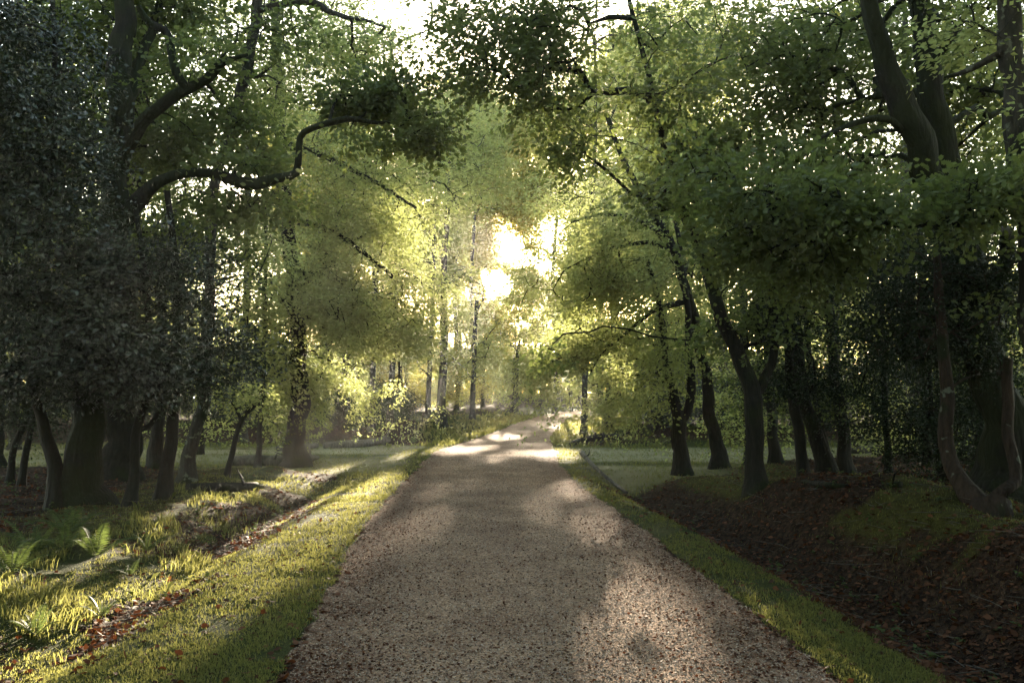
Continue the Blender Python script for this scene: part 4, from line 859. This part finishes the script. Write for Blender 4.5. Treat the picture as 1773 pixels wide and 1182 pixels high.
# small shade-tree row low in the middle of the view, kept under the light
LOWG = 'low sunlit trees at the far bend of the track'
lowp = proto(111, 8, 'yellow', .12, 60); lowd = proto(112, 9, 'far', .10, 60)
k = 0
for (x, y, s_) in [(-7.5, 62, .9), (-5.5, 72, 1.0), (-2.6, 78, .9), (.2, 84, 1.0), (3.0, 92, 1.0), (-8.5, 84, 1.1), (-11.5, 95, 1.3), (-4, 100, 1.25), (1, 104, 1.1), (6, 108, 1.2), (-9.5, 50, .8), (-13, 74, 1.2), (-6.0, 47, .62), (-8.0, 41, .7), (-4.5, 54, .6), (-11, 44, .85), (-7, 57, .75), (-12.5, 52, 1.0), (-9.5, 63, 1.0), (5.8, 58, .8), (8, 66, .9)]:
    src = (lowp, lowd)[k % 2]; loc = (x, y, float(ground_z(x, y)) - .05)
    if k < 2: src.location = loc; src.scale = (s_, s_, s_); src['label'] = 'low bright tree closing the view at the far bend of the track'; src['group'] = LOWG
    else: copy_tree(src, loc, k * 1.7, (s_, s_), 'low bright tree closing the view at the far bend of the track', LOWG)
    k += 1

# far-off wood as one mass
r_ = np.random.default_rng(9); n = 60000
ang = r_.uniform(-.80, .80, n); dist = r_.uniform(112, 150, n); x = np.sin(ang) * dist; y = np.cos(ang) * dist
top = 10 + 9 * fbm(ang * 14, dist * 0, 3); top = np.where(np.abs(x) < 40, top * .5, top)
zz = r_.uniform(0, 1, n) ** .8 * top + 1
C = np.stack([x, y, zz], 1)
V, F = leaf_arrays(C, r_.normal(size=(n, 3)), r_.normal(size=(n, 3)) + [0, 0, .6], r_.uniform(.5, 1.1, n), 'ovate', r_)
me = make_mesh('far_wood', V, [F], [M['far']], tint=r_.uniform(0, 1, n))
tag(link_mesh('far_wood', me), 'far-off wood behind the bend of the track', 'wood', kind='stuff')

# ============================================================ ferns, bracken, logs
def fern_mesh(seed, nf, R, near=True):
    """list of frond arrays"""
    r_ = np.random.default_rng(seed); res = []
    for i_ in range(nf):
        a = i_ / nf * 6.28 + r_.uniform(-.3, .3); Lf = R * r_.uniform(.7, 1.15); m = 24 if near else 10
        t = np.linspace(.08, 1, m); el = r_.uniform(.65, 1.25)
        hx = Lf * t * math.cos(el); hz = Lf * (math.sin(el) * t - .42 * t ** 2.4)
        ctr = np.stack([np.cos(a) * hx, np.sin(a) * hx, hz + .03], 1)
        T = norm(np.gradient(ctr, axis=0)); sd = norm(np.cross(T, [0, 0, 1.])); nn = np.cross(sd, T)
        w = Lf * .19 * (1.02 - t) ** .75 * np.clip(t * 5, .3, 1)
        Cs = []; Ds = []; Ns = []; Ss = []
        for s_ in (-1, 1):
            Cs.append(ctr); Ds.append(sd * s_ + T * .35 + nn * (-.15)); Ns.append(nn + .1 * r_.normal(size=nn.shape)); Ss.append(w)
        C = np.vstack(Cs); V, F = leaf_arrays(C, np.vstack(Ds), np.vstack(Ns), np.concatenate(Ss), 'pinna', r_)
        V2, F2 = tube_arrays(ctr, np.linspace(.004, .0015, m), 3)
        res.append((np.vstack([V, V2]), [F, F2 + len(V)], np.concatenate([r_.uniform(0, 1, len(F)), np.full(len(F2), .2)])))
    return res
def near_fern(p, q, label, seed, nf, R):
    g = G(p, q); o = empty('fern', g); tag(o, label, 'fern')
    for V, Fl, t in fern_mesh(seed, nf, R):
        link_mesh('frond', make_mesh('frond', V, Fl, [M['fern']], tint=t), o)
near_fern(165, 972, 'tall arching fern, the largest in front of the left wood', 1, 9, .62)
near_fern(60, 965, 'shaded fern with spreading fronds left of the tallest fern', 2, 7, .7)
near_fern(110, 962, 'small fern squeezed between the two larger ferns at the left', 3, 6, .6)
near_fern(225, 1002, 'low sunlit fern on the sedge right of the tallest fern', 4, 6, .34)
near_fern(175, 1075, 'small fern in the dark hollow near the lower left', 5, 6, .34)
near_fern(20, 1000, 'shaded fern at the left picture edge above the sedge', 7, 7, .55)
near_fern(120, 930, 'dim fern right in front of the wide oak bole', 8, 7, .6)
near_fern(255, 960, 'small half-lit fern between the tallest fern and the ditch', 9, 6, .38)
near_fern(60, 1110, 'spiky fern tuft at the lower left edge', 6, 7, .36)
def merged_fern(seed, nf, R):
    res = fern_mesh(seed, nf, R, False); VV = []; F4 = []; T = []; off = 0
    for V, Fl, t in res:
        VV.append(V); F4.append(np.vstack([f for f in Fl]) + off); T.append(t); off += len(V)
    return make_mesh('bracken', np.vstack(VV), [np.vstack(F4)], [M['fern']], tint=np.concatenate(T))
bmesh_ = [merged_fern(21, 9, .8), merged_fern(22, 8, .65), merged_fern(23, 11, .9)]
r_ = np.random.default_rng(77); nbr = 0
for it in range(2500):
    y = r_.uniform(27.3, 56); side = r_.choice([-1, 1])
    if side < 0: x = road_c(y) - r_.uniform(2.2, 15)
    else: x = road_c(y) + r_.uniform(2.6, 16)
    if abs(x) > y * .6 or nbr > 240: continue
    if fbm(x * .3, y * .3, 55) < .42: continue
    o = link_mesh('bracken', bmesh_[it % 3]); s_ = r_.uniform(.6, 1.2); o.scale = (s_, s_, s_ * r_.uniform(.7, 1)); o.rotation_euler = (0, 0, r_.uniform(0, 6.28)); o.location = (x, y, float(ground_z(x, y)))
    nf_ = 'front' if y < 36 else 'back'; sd_ = 'left' if side < 0 else 'right'; tag(o, 'bracken plant at the %s of the %s bank beyond the lane' % (nf_, sd_), 'bracken', 'bracken at the %s of the far %s bank' % (nf_, sd_)); nbr += 1

def log(name, label, pts, bark='bark_dead', seed=0, stubs=0, cat='log', group=None):
    P = np.array([[*G(a, b), r] for a, b, r, h in pts]); P[:, 2] += [r * .8 + h for a, b, r, h in pts]
    path = smooth_path(P, .10); o0 = path[0, :3].copy(); r_ = np.random.default_rng(seed)
    V, F = tube_arrays(path[:, :3] - o0, path[:, 3], 12, wob=.13, seed=seed)
    n = len(path); k = 12
    caps = [np.arange(k)[None, ::-1], ((n - 1) * k + np.arange(k))[None]]
    root = link_mesh(name, make_mesh(name, V, [F] + caps, [M[bark]], smooth=[True, False, False])); root.location = tuple(o0)
    tag(root, label, cat, group)
    for i_ in range(stubs):
        j = r_.integers(n // 5, n - 1); p = path[j, :3] - o0; L_ = r_.uniform(.25, .7); d = norm(r_.normal(size=3) + [0, -.3, .9])
        q = np.array([p, p + d * L_ * .5 + r_.normal(size=3) * .03, p + d * L_ + r_.normal(size=3) * .06])
        V, F = tube_arrays(q, [path[j, 3] * .4, path[j, 3] * .28, .005], 6)
        link_mesh('branch', make_mesh('branch', V, [F], [M[bark]], smooth=True), root)
    return root
log('fallen_log', 'dark mossy log with pale flecks lying at the foot of the stout beech', [(402, 806, .12, 0), (440, 806, .13, 0), (490, 806, .12, 0), (525, 803, .10, .02), (550, 798, .05, .05)], 'bark_dead', 1, 7)
log('fallen_log', 'black log lying in the shade in front of the slim bending tree', [(325, 850, .07, 0), (370, 851, .08, 0), (410, 851, .08, 0), (445, 848, .07, 0)], 'bark', 2, 1)
log('fallen_branch', 'bare grey branch with a knobbed end pointing over the right ditch', [(1085, 857, .03, .02), (1060, 840, .034, .04), (1035, 822, .038, .08), (1018, 810, .045, .14), (1008, 803, .065, .20)], 'bark_dead', 3, 1, 'branch')
log('fallen_log', 'long pale trunk lying along the back of the lane under the drooping beech', [(560, 776, .10, 0), (600, 775, .12, 0), (640, 773, .12, .02), (672, 769, .10, .08)], 'bark_dead', 4, 4)
log('fallen_log', 'broken pale branch pile piece left of the long pale trunk', [(480, 781, .08, 0), (515, 779, .09, 0), (550, 777, .07, .05)], 'bark_dead', 5, 5)
log('fallen_log', 'dark log on the ground beyond the lone thin stem in the right wood', [(1455, 792, .07, .1), (1500, 790, .08, .1), (1540, 784, .07, .12), (1580, 788, .09, .1)], 'bark', 6, 2)
log('fallen_branch', 'long dark curved branch lying behind the mossy right bank', [(1390, 838, .035, 0), (1440, 845, .04, 0), (1500, 850, .04, 0), (1560, 842, .035, 0)], 'bark', 7, 1, 'branch')
log('fallen_log', 'dark brushwood log at the far right corner of the lane', [(985, 772, .05, 0), (1005, 770, .09, .05), (1040, 766, .10, .1), (1080, 765, .08, .1)], 'bark', 8, 8)
print('all', time.time() - T0, NLEAF)

# ============================================================ haze
def haze_box(x0, x1, y0, y1, z0, z1, dens):
    V = np.array([[x, y, z] for x in (x0, x1) for y in (y0, y1) for z in (z0, z1)])
    F = np.array([[0, 1, 3, 2], [4, 6, 7, 5], [0, 4, 5, 1], [2, 3, 7, 6], [0, 2, 6, 4], [1, 5, 7, 3]])
    m, nt, out = mat_new('haze_air'); v = N(nt, 'ShaderNodeVolumePrincipled')
    v.inputs['Color'].default_value = (.96, .95, .90, 1); v.inputs['Density'].default_value = dens; v.inputs['Anisotropy'].default_value = .68
    nt.links.new(v.outputs[0], out.inputs['Volume'])
    o = link_mesh('haze', make_mesh('haze', V, [F], [m])); tag(o, 'thin morning haze hanging in the wood', 'haze', kind='stuff')
if HAZE_DENSITY > 0:
    haze_box(-402, 402, -62, 602, -3, 34, HAZE_DENSITY)
